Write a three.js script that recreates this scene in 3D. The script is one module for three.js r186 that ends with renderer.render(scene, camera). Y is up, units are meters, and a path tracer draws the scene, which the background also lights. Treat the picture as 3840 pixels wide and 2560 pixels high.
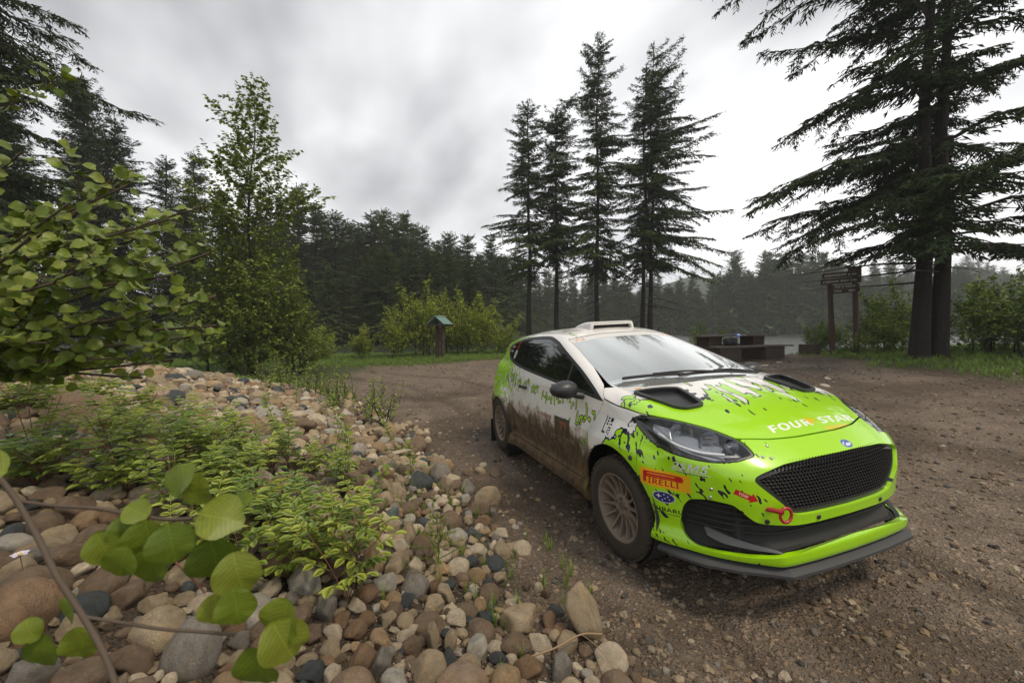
import * as THREE from 'three';
import { mergeGeometries, mergeVertices, toCreasedNormals } from 'three/addons/utils/BufferGeometryUtils.js';
import { ImprovedNoise } from 'three/addons/math/ImprovedNoise.js';

// ---------- camera, sky, sun, exposure ----------
const scene = new THREE.Scene();
const camera = new THREE.PerspectiveCamera(79.74, 1024 / 682, .05, 2000);
camera.position.set(0, 1.454, 0);
camera.rotation.order = 'YXZ';
camera.rotation.set(-.0305, 0, -.0046);
camera.focus = 3.6; camera.userData.fStop = 5.6;
scene.add(camera);
const renderer = new THREE.WebGLRenderer({ antialias: true });
renderer.toneMapping = THREE.LinearToneMapping;
renderer.toneMappingExposure = 1.5;
renderer.shadowMap.enabled = true;
const perlin = new ImprovedNoise();
const fbm = (x, y, z, o = 4) => { let s = 0, a = .5; for (let i = 0; i < o; i++) { s += a * perlin.noise(x, y, z); x *= 2.03; y *= 2.03; z *= 2.03; a *= .5; } return s; };
function rng(seed) { return () => { seed = (seed + 0x6d2b79f5) | 0; let t = Math.imul(seed ^ (seed >>> 15), 1 | seed); t = (t + Math.imul(t ^ (t >>> 7), 61 | t)) ^ t; return ((t ^ (t >>> 14)) >>> 0) / 4294967296; }; }
{ // overcast sky: layered drifting stratus, palest low down ahead where the cloud is thin
  const w = 1024, h = 512, data = new Float32Array(w * h * 4);
  for (let j = 0; j < h; j++) {
    const el = (j + .5) / h * Math.PI - Math.PI / 2, up = Math.sin(el), ce = Math.cos(el);
    for (let i = 0; i < w; i++) {
      const az = (i + .5) / w * 2 * Math.PI - Math.PI, dx = Math.cos(az) * ce, dz = Math.sin(az) * ce;   // equirect: u = atan2(z, x) / 2pi + .5
      const k = 1 / (Math.max(up, 0) + .22), px = dx * k, pz = dz * k;
      const streak = fbm(px * .55 + pz * .75 + 3.1, (px * .8 - pz * .5) * 1.7, 2.2, 5);
      const soft = fbm(px * .7 + 9, pz * .7, 5.5, 3);
      const thin = Math.pow(1 - clamp01(up), 2.2), ahead = .5 + .5 * (dx * .45 - dz * .89);
      let L = .38 + .62 * thin * (.55 + .55 * ahead) + 1.05 * streak * (1 - .6 * thin) + .62 * soft * (1 - .6 * thin);
      L = Math.max(L, .2);
      const o = (j * w + i) * 4, t = clamp01((L - .35) / .6);
      data[o] = L * (.93 + .07 * t); data[o + 1] = L * (.955 + .045 * t); data[o + 2] = L * (1.0); data[o + 3] = 1;
    }
  }
  const sky = new THREE.DataTexture(data, w, h, THREE.RGBAFormat, THREE.FloatType);
  sky.mapping = THREE.EquirectangularReflectionMapping; sky.magFilter = THREE.LinearFilter; sky.minFilter = THREE.LinearFilter; sky.needsUpdate = true;
  scene.background = sky; scene.environment = sky;
  scene.backgroundIntensity = 1; scene.environmentIntensity = 1;
}
function clamp01(v) { return v < 0 ? 0 : v > 1 ? 1 : v; }
const sun = new THREE.DirectionalLight(0xfff0da, 1.5);
sun.position.set(30, 58, 14); sun.target.position.set(0, 0, -6);
sun.castShadow = true; sun.shadow.radius = 20; sun.shadow.mapSize.set(2048, 2048);
Object.assign(sun.shadow.camera, { left: -45, right: 45, top: 45, bottom: -45, near: 1, far: 160 });
scene.add(sun, sun.target);

// ---------- shared helpers ----------
const taken = new Map();
function numbered(name) { const n = taken.get(name) || 0; taken.set(name, n + 1); return n ? name + '_' + String(n).padStart(3, '0') : name; }
function shade(o) { o.traverse(c => { if (c.isMesh) { c.castShadow = true; c.receiveShadow = true; } }); return o; }
function add(o, name, label, category, group, kind) {
  o.name = numbered(name); scene.add(o); shade(o);
  if (label) o.userData.label = label; if (category) o.userData.category = category; if (group) o.userData.group = group; if (kind) o.userData.kind = kind;
  return o;
}
function part(parent, name, geo, mat, label) { const m = new THREE.Mesh(geo, mat); m.name = name; parent.add(m); if (label) m.userData.label = label; return m; }
const V = (x, y, z) => new THREE.Vector3(x, y, z);
const std = (r, g, b, rough = .8, metal = 0, more = {}) => new THREE.MeshStandardMaterial({ color: new THREE.Color().setRGB(r, g, b), roughness: rough, metalness: metal, ...more });
const phys = (r, g, b, more = {}) => new THREE.MeshPhysicalMaterial({ color: new THREE.Color().setRGB(r, g, b), ...more });
function box(w, h, d, x = 0, y = 0, z = 0, m) { const g = new THREE.BoxGeometry(w, h, d); if (m) g.applyMatrix4(m); g.translate(x, y, z); return g; }
function tube(pts, r, seg = 16, rad = 6, closed = false) { return new THREE.TubeGeometry(new THREE.CatmullRomCurve3(pts.map(p => p.isVector3 ? p : V(...p)), closed), seg, r, rad, closed); }
function merge(list) { return mergeGeometries(list.map(g => { const h = g.index ? g.toNonIndexed() : g; for (const k of Object.keys(h.attributes)) if (!['position', 'normal', 'uv'].includes(k)) h.deleteAttribute(k); if (!h.attributes.uv) h.setAttribute('uv', new THREE.BufferAttribute(new Float32Array(h.attributes.position.count * 2), 2)); return h; })); }
function canvas(w, h) { const c = document.createElement('canvas'); c.width = w; c.height = h; return c; }
function ctex(c, srgb = true, wrap = false) { const t = new THREE.CanvasTexture(c); if (srgb) t.colorSpace = THREE.SRGBColorSpace; t.magFilter = THREE.LinearFilter; if (wrap) t.wrapS = t.wrapT = THREE.RepeatWrapping; return t; }
function dtex(w, h, fn, srgb = true) {            // tiling texture from fn(i, j) -> [r, g, b] in 0..1
  const d = new Uint8Array(w * h * 4);
  for (let j = 0; j < h; j++) for (let i = 0; i < w; i++) { const c = fn(i, j), o = (j * w + i) * 4; for (let k = 0; k < 3; k++) d[o + k] = clamp01(c[k]) * 255; d[o + 3] = 255; }
  const t = new THREE.DataTexture(d, w, h); t.wrapS = t.wrapT = THREE.RepeatWrapping; t.magFilter = THREE.LinearFilter; t.minFilter = THREE.LinearMipmapLinearFilter; t.generateMipmaps = true;
  if (srgb) t.colorSpace = THREE.SRGBColorSpace; t.needsUpdate = true; return t;
}
const lin2s = v => v <= .0031308 ? 12.92 * v : 1.055 * Math.pow(v, 1 / 2.4) - .055;
// tiling noise on a torus-like blend
function tnoise(i, j, n, f, z = 0, o = 4) { const u = i / n, v = j / n, a = fbm(u * f, v * f, z, o), b = fbm((u - 1) * f, v * f, z, o), c = fbm(u * f, (v - 1) * f, z, o), d = fbm((u - 1) * f, (v - 1) * f, z, o); const e = t => t * t * (3 - 2 * t), x = e(u), y = e(v); return (a * (1 - x) + b * x) * (1 - y) + (c * (1 - x) + d * x) * y; }

// ---------- terrain ----------
const bankEdge = [[.9, 3], [.75, 0], [.45, -1.4], [.33, -1.83], [.06, -2.9], [-.48, -4.3], [-1.47, -6.07], [-2.63, -7.76], [-5.7, -11.3], [-9.5, -15], [-16, -20]];
function bankS(x, z) {             // signed distance from the foot of the cobble bank, positive up the bank (left)
  let d = 1e9, s = 1;
  for (let i = 0; i < bankEdge.length - 1; i++) {
    const [ax, az] = bankEdge[i], [bx, bz] = bankEdge[i + 1], ex = bx - ax, ez = bz - az, t = clamp01(((x - ax) * ex + (z - az) * ez) / (ex * ex + ez * ez)), dx = x - ax - ex * t, dz = z - az - ez * t, q = dx * dx + dz * dz;
    if (q < d) { d = q; s = ex * (z - az) - ez * (x - ax) < 0 ? -1 : 1; }
  }
  return -s * Math.sqrt(d);
}
const sm = (a, b, v) => { const t = clamp01((v - a) / (b - a)); return t * t * (3 - 2 * t); };
const shoreZ = x => -16.6 + .4 * Math.sin(x * .9) - 70 * sm(5.2, -4, x) - .25 * Math.max(0, x - 14);
const farShoreZ = x => -84 - 6 * Math.sin(x * .05) - 22 * sm(60, 130, x) + 20 * sm(20, -30, x);
const LAKE = .1;
const trackLine = [[3.6, 2], [2.25, -.6], [1.47, -2.855], [.65, -5.2], [-.35, -8], [-2.2, -11.2], [-6, -14], [-12, -16.4], [-20, -18]];
function trackD(x, z) { let d = 1e9; for (let i = 0; i < trackLine.length - 1; i++) { const [ax, az] = trackLine[i], [bx, bz] = trackLine[i + 1], ex = bx - ax, ez = bz - az, t = clamp01(((x - ax) * ex + (z - az) * ez) / (ex * ex + ez * ez)), q = Math.hypot(x - ax - ex * t, z - az - ez * t) * (ex * (z - az) - ez * (x - ax) > 0 ? 1 : -1); if (Math.abs(q) < Math.abs(d)) d = q; } return d; }
const rut = (x, z) => { const d = trackD(x, z), k = o => Math.exp(-Math.pow((Math.abs(d - o) - .76) / .13, 2)); return Math.max(k(0), .6 * k(1.55), .5 * k(-2.0)); };
function groundY(x, z) {
  const t = .94 * (x - .72) - .33 * (z + 2.59);
  let h = t > 0 ? .62 * (1 - Math.exp(-.043 * t / .62)) * 1.0 : 0;
  if (t > 0) h = Math.min(.043 * t, .40 + .018 * t);
  const s = bankS(x, z), k = sm(-13, -7.5, z);
  if (s > 0) { const q = s < .8 ? s * s * .1875 : .3 * (s - .4); h += k * 1.75 * (1 - Math.exp(-q / 1.75 * 1.12)); }
  // undulation, ruts, lumps
  h += .05 * fbm(x * .35, z * .35, 1, 2) + .022 * fbm(x * 1.6, z * 1.6, 4, 3) * sm(40, 6, Math.hypot(x, z));
  if (x > -14 && x < 9 && z > -17 && z < 2) h -= .034 * rut(x, z);
  const zs = shoreZ(x), zf = farShoreZ(x), d = Math.min(zs - z, z - zf);   // > 0 inside the lake
  if (z < zs + 3 && z > zf - 4) { const a = sm(-2.2, .6, d); h = lerpN(h, LAKE - .35, a); if (z < zf + 1 ) h = Math.max(h, LAKE - .35); }
  if (z < zf) { h = LAKE + .1 + Math.min(lerpN(2.5, 40, sm(50, 140, x)), Math.max(0, zf - z) * lerpN(.04, .20, sm(45, 130, x)) * sm(0, 14, zf - z)); h += 1.2 * fbm(x * .03, z * .03, 2, 2); }
  else if (x < -4 || z < zs - 4) { const far = sm(-24, -60, z) * sm(6, -8, x); h += far * 2.2; }
  return h;
}
function lerpN(a, b, t) { return a + (b - a) * t; }
const pebbleMap = (() => { // gravel and dirt: fragments of many sizes set in mud
  const n = 1024, base = new Float32Array(n * n), hgt = new Float32Array(n * n), tint = new Float32Array(n * n), r = rng(8);
  for (let j = 0; j < n; j++) for (let i = 0; i < n; i++) { base[j * n + i] = .64 + .6 * tnoise(i, j, n, 14, 2, 4) + .5 * tnoise(i, j, n, 90, 12, 2); hgt[j * n + i] = .30 + .3 * tnoise(i, j, n, 22, 5, 4) + .3 * tnoise(i, j, n, 80, 6, 2); }
  for (let k = 0; k < 13000; k++) {
    const big = Math.pow(r(), 9), rad = 1.3 + big * 13 + r() * 1.6, cx = r() * n, cy = r() * n, a = r() * 3.14, e = .6 + .4 * r(), v = .66 + r() * r() * .75, w = r(), R = Math.ceil(rad * 1.4), ca = Math.cos(a), sa = Math.sin(a), ph = r() * 6;
    for (let y = -R; y <= R; y++) for (let x = -R; x <= R; x++) {
      const u = (x * ca + y * sa) / rad, q = (-x * sa + y * ca) / (rad * e), an = Math.atan2(q, u), d = Math.hypot(u, q) * (1 + .16 * Math.sin(3 * an + ph) + .1 * Math.sin(5 * an + ph * 2)); if (d > 1) continue;
      const i = ((Math.floor(cx + x) % n) + n) % n, j = ((Math.floor(cy + y) % n) + n) % n, o = j * n + i, hh = .30 + (.14 + .4 * Math.min(1, rad / 9)) * Math.sqrt(1 - d * d);
      if (hh > hgt[o]) { hgt[o] = hh; base[o] = v * (1 + .25 * (hash(i, j) - .5)); tint[o] = w; }
    }
  }
  function hash(i, j) { let h = Math.imul(i, 374761393) + Math.imul(j, 668265263) | 0; h = Math.imul(h ^ (h >>> 13), 1274126177); return ((h ^ (h >>> 16)) >>> 0) / 4294967296; }
  const map = dtex(n, n, (i, j) => { const o = j * n + i, b = base[o] * .5, t = tint[o]; return [lin2s(b * (1 + .12 * (t - .5))), lin2s(b * .985), lin2s(b * (.96 - .14 * (t - .5)))]; });
  const bump = dtex(n, n, (i, j) => { const v = hgt[j * n + i]; return [v, v, v]; }, false);
  return { map, bump };
})();
{
  const NA = 760, radii = [0]; let r = .35; while (r < 900) { radii.push(r); r *= r < 14 ? 1.021 : 1.05; }
  const pos = [], col = [], uv = [], idx = [], n1 = radii.length;
  for (let k = 0; k < n1; k++) for (let a = 0; a < NA; a++) {
    const th = a / NA * Math.PI * 2, x = Math.cos(th) * radii[k], z = Math.sin(th) * radii[k], s = bankS(x, z);
    pos.push(x, groundY(x, z), z); uv.push(x / 1.1, z / 1.1);
    const n = fbm(x * .5 + 3, z * .5, 2, 3), m = fbm(x * 2.3, z * 2.3, 9, 3);
    // soil colours: damp brown gravel, darker bank soil, grassy verge, forest floor
    let c = [.150, .108, .074];
    const dry = sm(.0, .35, n + .2 + .35 * sm(-6, -14, z) * sm(4, -3, x)); c = c.map((v, i) => lerpN(v, [.34, .262, .195][i], dry * .6));
    if (Math.hypot(x, z) < 22) { const k = rut(x, z) * (.55 + .9 * m); c = c.map((v, i) => lerpN(v, [.098, .070, .048][i], clamp01(k))); }
    const bank = sm(-.15, .5, s + m * .5) * sm(-12.5, -9, z); c = c.map((v, i) => lerpN(v, [.09, .066, .046][i], bank));
    const verge = Math.max(sm(-15.8, -17.2, z + n * 1.6 + .18 * (x + 4)) * sm(5.5, 2.5, x), sm(9.6, 11.2, x + .5 * (z + 13) * .4 + n * 2) * sm(-6, -9.5, z + n), sm(-9, -11, z) * sm(-4.8, -6.2, x + n), sm(5.2, 6.5, s));
    c = c.map((v, i) => lerpN(v, [.085, .115, .035][i], verge));
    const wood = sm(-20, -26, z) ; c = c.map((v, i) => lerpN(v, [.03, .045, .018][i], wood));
    const t = 1 + .6 * m + .3 * fbm(x * 6, z * 6, 3, 2); col.push(c[0] * t, c[1] * t, c[2] * t);
  }
  for (let k = 0; k < n1 - 1; k++) for (let a = 0; a < NA; a++) { const b = (a + 1) % NA, p = k * NA + a, q = k * NA + b, u = p + NA, v = q + NA; if (k) idx.push(p, q, u); idx.push(q, v, u); }
  const g = new THREE.BufferGeometry(); g.setAttribute('position', new THREE.Float32BufferAttribute(pos, 3)); g.setAttribute('color', new THREE.Float32BufferAttribute(col, 3)); g.setAttribute('uv', new THREE.Float32BufferAttribute(uv, 2)); g.setIndex(idx); g.computeVertexNormals();
  const m = new THREE.MeshPhysicalMaterial({ map: pebbleMap.map, bumpMap: pebbleMap.bump, bumpScale: .02, vertexColors: true, roughness: .72, specularIntensity: .35 }); m.color.setRGB(2.0, 2.0, 2.0);
  add(new THREE.Mesh(g, m), 'ground', null, null, null, 'structure');
}
{ // lake
  const g = new THREE.PlaneGeometry(1, 1, 160, 90), p = g.attributes.position, uv = g.attributes.uv;
  for (let i = 0; i < p.count; i++) { const u = p.getX(i) + .5, v = p.getY(i) + .5, x = -2 + 300 * u * u, z = lerpN(farShoreZ(x) - 1.5, shoreZ(x) + 1.2, v); p.setXYZ(i, x, LAKE + .012 * fbm(x * .8, z * 1.2, 3, 2), z); uv.setXY(i, x / 3, z / 3); }
  g.computeVertexNormals(); const n = 512, b = dtex(n, n, (i, j) => { const v = .5 + .9 * tnoise(i, j, n, 26, 1, 3); return [v, v, v]; }, false); 
  add(new THREE.Mesh(g, new THREE.MeshPhysicalMaterial({ color: new THREE.Color().setRGB(.05, .055, .045), roughness: .22, ior: 1.33, bumpMap: b, bumpScale: .06 })), 'lake', null, null, null, 'structure');
}
// ---------- rally car: body surface ----------
// body axes: x forward from the front axle, y up, z to the car's right. The outer skin is the zero set of bodyF.
const clamp = (v, a, b) => v < a ? a : v > b ? b : v, lerp = (a, b, t) => a + (b - a) * t;
const sstep = (a, b, v) => { const t = clamp((v - a) / (b - a), 0, 1); return t * t * (3 - 2 * t); };
const smax = (a, b, k) => { const h = Math.max(k - Math.abs(a - b), 0) / k; return Math.max(a, b) + h * h * k * 0.25; };
const smin = (a, b, k) => -smax(-a, -b, k);
function table(pairs) {            // smooth (monotone cubic) interpolation through [x, y] pairs
  const n = pairs.length, X = pairs.map(p => p[0]), Y = pairs.map(p => p[1]), d = [], m = [];
  for (let i = 0; i < n - 1; i++) d[i] = (Y[i + 1] - Y[i]) / (X[i + 1] - X[i]);
  m[0] = d[0]; m[n - 1] = d[n - 2];
  for (let i = 1; i < n - 1; i++) m[i] = d[i - 1] * d[i] <= 0 ? 0 : 2 * d[i - 1] * d[i] / (d[i - 1] + d[i]);
  return x => {
    if (x <= X[0]) return Y[0] + m[0] * (x - X[0]) * 0.5;
    if (x >= X[n - 1]) return Y[n - 1] + m[n - 1] * (x - X[n - 1]) * 0.5;
    let i = 0; while (x > X[i + 1]) i++;
    const h = X[i + 1] - X[i], t = (x - X[i]) / h, t2 = t * t, t3 = t2 * t;
    return (2 * t3 - 3 * t2 + 1) * Y[i] + (t3 - 2 * t2 + t) * h * m[i] + (3 * t2 - 2 * t3) * Y[i + 1] + (t3 - t2) * h * m[i + 1];
  };
}
const sideW = table([[-3.3, .70], [-3.0, .775], [-2.5, .805], [-2.0, .815], [-1.2, .822], [-.5, .825], [0, .825], [.25, .808], [.45, .77], [.6, .715], [.75, .64], [.9, .52]]);
const sideTuck = table([[.12, .06], [.19, .0], [.25, .0], [.30, .02], [.34, .034], [.42, .024], [.55, .006], [.64, 0], [.69, .001], [.73, .012], [.80, .026], [.88, .044], [.95, .066], [1.05, .11]]);
const hoodC = table([[-.6, 1.075], [-.24, 1.058], [0, 1.028], [.1, 1.008], [.285, .960], [.5, .884], [.64, .826], [.74, .775], [.82, .725], [.9, .66]]);
const noseC = table([[.12, .80], [.2, .84], [.255, .87], [.29, .872], [.36, .842], [.45, .848], [.55, .858], [.63, .855], [.68, .84], [.72, .812], [.76, .775], [.80, .73], [.86, .64]]);
const sweep = table([[0, 0], [.2, .007], [.35, .026], [.47, .055], [.53, .082], [.6, .125], [.68, .19], [.76, .29], [.85, .44]]);
const sweepLow = table([[0, 0], [.2, .004], [.38, .014], [.46, .026], [.54, .085], [.65, .185], [.76, .30], [.85, .44]]);
const roofC = table([[-3.2, 1.335], [-2.9, 1.378], [-2.5, 1.424], [-2.0, 1.452], [-1.6, 1.456], [-1.3, 1.446], [-1.1, 1.425], [-.9, 1.39], [-.6, 1.32]]);
const taperG = table([[-3.2, .15], [-2.9, .11], [-2.6, .07], [-2.2, .03], [-1.7, .004], [-1.2, 0], [0, 0]]);
const rearX = table([[.2, -3.16], [.3, -3.2], [.5, -3.22], [.7, -3.2], [.95, -3.15], [1.1, -3.1], [1.3, -3.02], [1.4, -2.98]]);
function bodyF(x, y, z) {
  z = Math.abs(z);
  const rf = Math.hypot(x, y - .33), rr = Math.hypot(x + 2.49, y - .33);
  const flare = .052 * sstep(.56, .37, rf) * sstep(.1, .3, y) + .045 * sstep(.56, .37, rr);
  let lo = smax(z - (sideW(x) - sideTuck(y) + flare), x - (noseC(y) - lerp(sweepLow(z), sweep(z), sstep(.29, .42, y))), .07);
  lo = smax(lo, y - (hoodC(x) - .10 * z * z), .085);
  const rs = .34 * Math.pow(z / .8, 4);
  lo = smax(lo, rearX(y) + rs - x, .05);
  const yg = Math.max(y, .94), gz = .785 - (yg - .93) * .42 - .12 * (yg - .93) * (yg - .93) - taperG(x);
  let g = smax((z - gz) * .93, y - (roofC(x) - .17 * z * z - .25 * z * z * z * z), .075);
  g = smax(g, (x - (-.10 - 2.75 * (y - 1.03) - .45 * z * z)) * .34, .045);
  g = smax(g, (rearX(y) + rs - x) * .95, .06);
  g = Math.max(g, .86 - y);
  return smin(lo, g, .025);
}
const bodyN = (x, y, z) => {
  const e = 1e-3, a = bodyF(x + e, y, z) - bodyF(x - e, y, z), b = bodyF(x, y + e, z) - bodyF(x, y - e, z), c = bodyF(x, y, z + e) - bodyF(x, y, z - e), l = Math.hypot(a, b, c) || 1;
  return [a / l, b / l, c / l];
};
function cast(o, d, t0, t1) {      // last crossing from inside to outside along o + t d
  const f = t => bodyF(o[0] + d[0] * t, o[1] + d[1] * t, o[2] + d[2] * t);
  let a = t0, b = t1; if (f(a) > 0) return null; if (f(b) < 0) return null;
  const n = 10; for (let i = 1; i <= n; i++) { const t = lerp(t0, t1, i / n); if (f(t) < 0) a = t; else { b = t; break; } }
  for (let i = 0; i < 22; i++) { const m = (a + b) / 2; if (f(m) < 0) a = m; else b = m; }
  return (a + b) / 2;
}
const ringCurve = (() => {
  const c = new THREE.CatmullRomCurve3([[-3.2, 0], [-3.18, .4], [-3.1, .66], [-2.9, .78], [-2.4, .82], [-1.6, .83], [-.8, .83], [-.1, .83], [.25, .81], [.45, .755], [.6, .655], [.72, .50], [.80, .30], [.83, .12], [.835, 0]].map(p => new THREE.Vector3(p[0], 0, p[1])));
  const n = 900, pts = c.getSpacedPoints(n), len = c.getLength();
  return { pts, n, len };
})();
function ringAt(s) {               // plan point and outward normal at arc s
  const { pts, n, len } = ringCurve, f = clamp(s / len, 0, 1) * n, i = Math.min(n - 1, Math.floor(f)), t = f - i;
  const a = pts[i], b = pts[i + 1], x = lerp(a.x, b.x, t), z = lerp(a.z, b.z, t);
  const p0 = pts[Math.max(0, i - 6)], p1 = pts[Math.min(n, i + 7)]; let nx = -(p1.z - p0.z), nz = p1.x - p0.x;
  const e0 = sstep(0, .1, s), e1 = sstep(len, len - .1, s); nz *= Math.min(e0, e1);
  const l = Math.hypot(nx, nz); nx /= l; nz /= l;
  if (nx * x < 0 && Math.abs(nx) > .9) { nx = -nx; nz = -nz; }
  return [x, z, nx, nz];
}
// projections of a flat domain (u, v) on to the skin
const PR = {
  ring: (u, v) => { const [x, z, nx, nz] = ringAt(u), o = [x - nx * .3, v, z - nz * .3], d = [nx, 0, nz]; let t = cast(o, d, 0, .52); if (t == null) { t = cast([x - nx * .5, v, z - nz * .5], d, 0, .7); if (t == null) return null; t -= .2; } return [o[0] + nx * t, v, o[2] + nz * t]; },
  top: (u, v) => { const t = cast([u, .5, v], [0, 1, 0], 0, 1.1); return t == null ? null : [u, .5 + t, v]; },
  flank: (u, v) => { const d = [0, .55, .835], o = [u, .62 + v * .835, .25 - v * .55]; const t = cast(o, d, 0, .9); return t == null ? null : [u, o[1] + d[1] * t, o[2] + d[2] * t]; },
  lamp: (u, v) => { const o = [0, 1, 2].map(k => lampO[k] + lampU[k] * u + lampV[k] * v), t = cast(o, lampD, 0, .9); return t == null ? null : o.map((x, k) => x + lampD[k] * t); },
};
const lampD = [.55, .52, .653], lampO = [.28, .52, .40], lampU = (() => { const l = Math.hypot(lampD[2], lampD[0]); return [lampD[2] / l, 0, -lampD[0] / l]; })();
const lampV = [lampU[1] * -lampD[2] + lampU[2] * lampD[1], lampU[0] * lampD[2] - lampU[2] * lampD[0], -lampU[0] * lampD[1] + lampU[1] * lampD[0]];
const lampUV = p => [[0, 1, 2].reduce((a, k) => a + (p[k] - lampO[k]) * lampU[k], 0), [0, 1, 2].reduce((a, k) => a + (p[k] - lampO[k]) * lampV[k], 0)];

// ---------- car: trimmed panels on the skin ----------
function polySDF(poly) {
  const n = poly.length;
  return (x, y) => {
    let d = 1e9, s = 1;
    for (let i = 0, j = n - 1; i < n; j = i++) {
      const [ax, ay] = poly[i], [bx, by] = poly[j], ex = bx - ax, ey = by - ay, wx = x - ax, wy = y - ay, t = clamp((wx * ex + wy * ey) / (ex * ex + ey * ey), 0, 1), dx = wx - ex * t, dy = wy - ey * t;
      d = Math.min(d, dx * dx + dy * dy);
      const c1 = y >= ay, c2 = y < by, c3 = ex * wy > ey * wx;
      if ((c1 && c2 && c3) || (!c1 && !c2 && !c3)) s = -s;
    }
    return s * Math.sqrt(d);
  };
}
function smoothLoop(pts, n = 90, tension = .5) { const c = new THREE.CatmullRomCurve3(pts.map(p => V(p[0], p[1], 0)), true, 'catmullrom', tension); return c.getPoints(n).slice(0, -1).map(p => [p.x, p.y]); }
const bodyM = new THREE.Matrix4().makeRotationZ(.0296).multiply(new THREE.Matrix4().makeRotationX(.0434)); bodyM.setPosition(0, .0715, 0);
// grid over (u, v), kept where sdf < 0, edges cut exactly and turned inwards by thick
function panel(proj, [u0, u1, v0, v1], cell, sdf, { thick = .014, off = 0, uv = (p, u, v) => [u, v], mirror = false, cellV } = {}) {
  const nu = Math.ceil((u1 - u0) / cell), nv = Math.ceil((v1 - v0) / (cellV || cell)), W = nu + 1;
  const P = [], S = [];
  for (let j = 0; j <= nv; j++) for (let i = 0; i <= nu; i++) {
    const u = lerp(u0, u1, i / nu), v = lerp(v0, v1, j / nv), p = PR[proj](u, v);
    if (!p) { P.push(null); S.push(1); continue; }
    P.push({ p, u, v }); S.push(sdf(p, u, v));
  }
  const pos = [], nor = [], uvs = [], fin = new Map();
  const vert = a => { if (a.n) return a; a.n = bodyN(a.p[0], a.p[1], Math.max(a.p[2], proj === 'top' ? -9 : 0.0005)); a.q = [a.p[0] + a.n[0] * off, a.p[1] + a.n[1] * off, a.p[2] + a.n[2] * off]; a.t = uv(a.p, a.u, a.v); return a; };
  const emit = (a, b, c) => { for (const k of [a, b, c]) { vert(k); pos.push(...k.q); nor.push(...k.n); uvs.push(...k.t); } };
  const wall = (a, b) => {
    vert(a); vert(b);
    const A = a.q, B = b.q, C = B.map((x, i) => x - b.n[i] * thick), D = A.map((x, i) => x - a.n[i] * thick);
    const e = [B[0] - A[0], B[1] - A[1], B[2] - A[2]], n = a.n, w = [e[1] * n[2] - e[2] * n[1], e[2] * n[0] - e[0] * n[2], e[0] * n[1] - e[1] * n[0]], l = Math.hypot(...w) || 1;
    for (const [q, t] of [[A, a.t], [D, a.t], [C, b.t], [A, a.t], [C, b.t], [B, b.t]]) { pos.push(...q); nor.push(w[0] / l, w[1] / l, w[2] / l); uvs.push(...t); }
  };
  const cut = (i, j) => {
    const key = i < j ? i * 1e6 + j : j * 1e6 + i; if (fin.has(key)) return fin.get(key);
    const t = S[i] / (S[i] - S[j]), A = P[i], B = P[j], u = lerp(A.u, B.u, t), v = lerp(A.v, B.v, t), p = PR[proj](u, v) || A.p.map((x, k) => lerp(x, B.p[k], t));
    const r = { p, u, v }; fin.set(key, r); return r;
  };
  const tri = (a, b, c) => {
    if (!P[a] || !P[b] || !P[c]) return;
    const k = [a, b, c], ins = k.filter(i => S[i] < 0).length;
    if (ins === 0) return;
    if (ins === 3) return emit(P[a], P[b], P[c]);
    for (let r = 0; r < 3; r++) {
      const [x, y, z] = [k[r], k[(r + 1) % 3], k[(r + 2) % 3]];
      if (ins === 1 && S[x] < 0) { const m = cut(x, y), n = cut(x, z); emit(P[x], m, n); if (thick) wall(m, n); return; }
      if (ins === 2 && S[x] >= 0) { const m = cut(x, y), n = cut(x, z); emit(m, P[y], P[z]); emit(m, P[z], n); if (thick) wall(n, m); return; }
    }
  };
  for (let j = 0; j < nv; j++) for (let i = 0; i < nu; i++) { const a = j * W + i, b = a + 1, c = a + W, d = c + 1; if ((i + j) & 1) { tri(a, b, c); tri(b, d, c); } else { tri(a, b, d); tri(a, d, c); } }
  const g = new THREE.BufferGeometry();
  if (mirror) {
    for (let i = 2; i < pos.length; i += 3) { pos[i] = -pos[i]; nor[i] = -nor[i]; }
  }
  g.setAttribute('position', new THREE.Float32BufferAttribute(pos, 3)); g.setAttribute('normal', new THREE.Float32BufferAttribute(nor, 3)); g.setAttribute('uv', new THREE.Float32BufferAttribute(uvs, 2));
  orient(g); g.applyMatrix4(bodyM);
  return g;
}
function orient(g) {               // wind every triangle to agree with its normals
  const p = g.attributes.position.array, n = g.attributes.normal.array, t = g.attributes.uv.array;
  for (let i = 0; i < p.length; i += 9) {
    const ax = p[i + 3] - p[i], ay = p[i + 4] - p[i + 1], az = p[i + 5] - p[i + 2], bx = p[i + 6] - p[i], by = p[i + 7] - p[i + 1], bz = p[i + 8] - p[i + 2];
    const d = (ay * bz - az * by) * (n[i] + n[i + 3]) + (az * bx - ax * bz) * (n[i + 1] + n[i + 4]) + (ax * by - ay * bx) * (n[i + 2] + n[i + 5]);
    if (d < 0) { for (const [a, k, w] of [[p, i, 3], [n, i, 3], [t, i / 3 * 2, 2]]) for (let c = 0; c < w; c++) { const x = a[k + w + c]; a[k + w + c] = a[k + 2 * w + c]; a[k + 2 * w + c] = x; } }
  }
}
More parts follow.
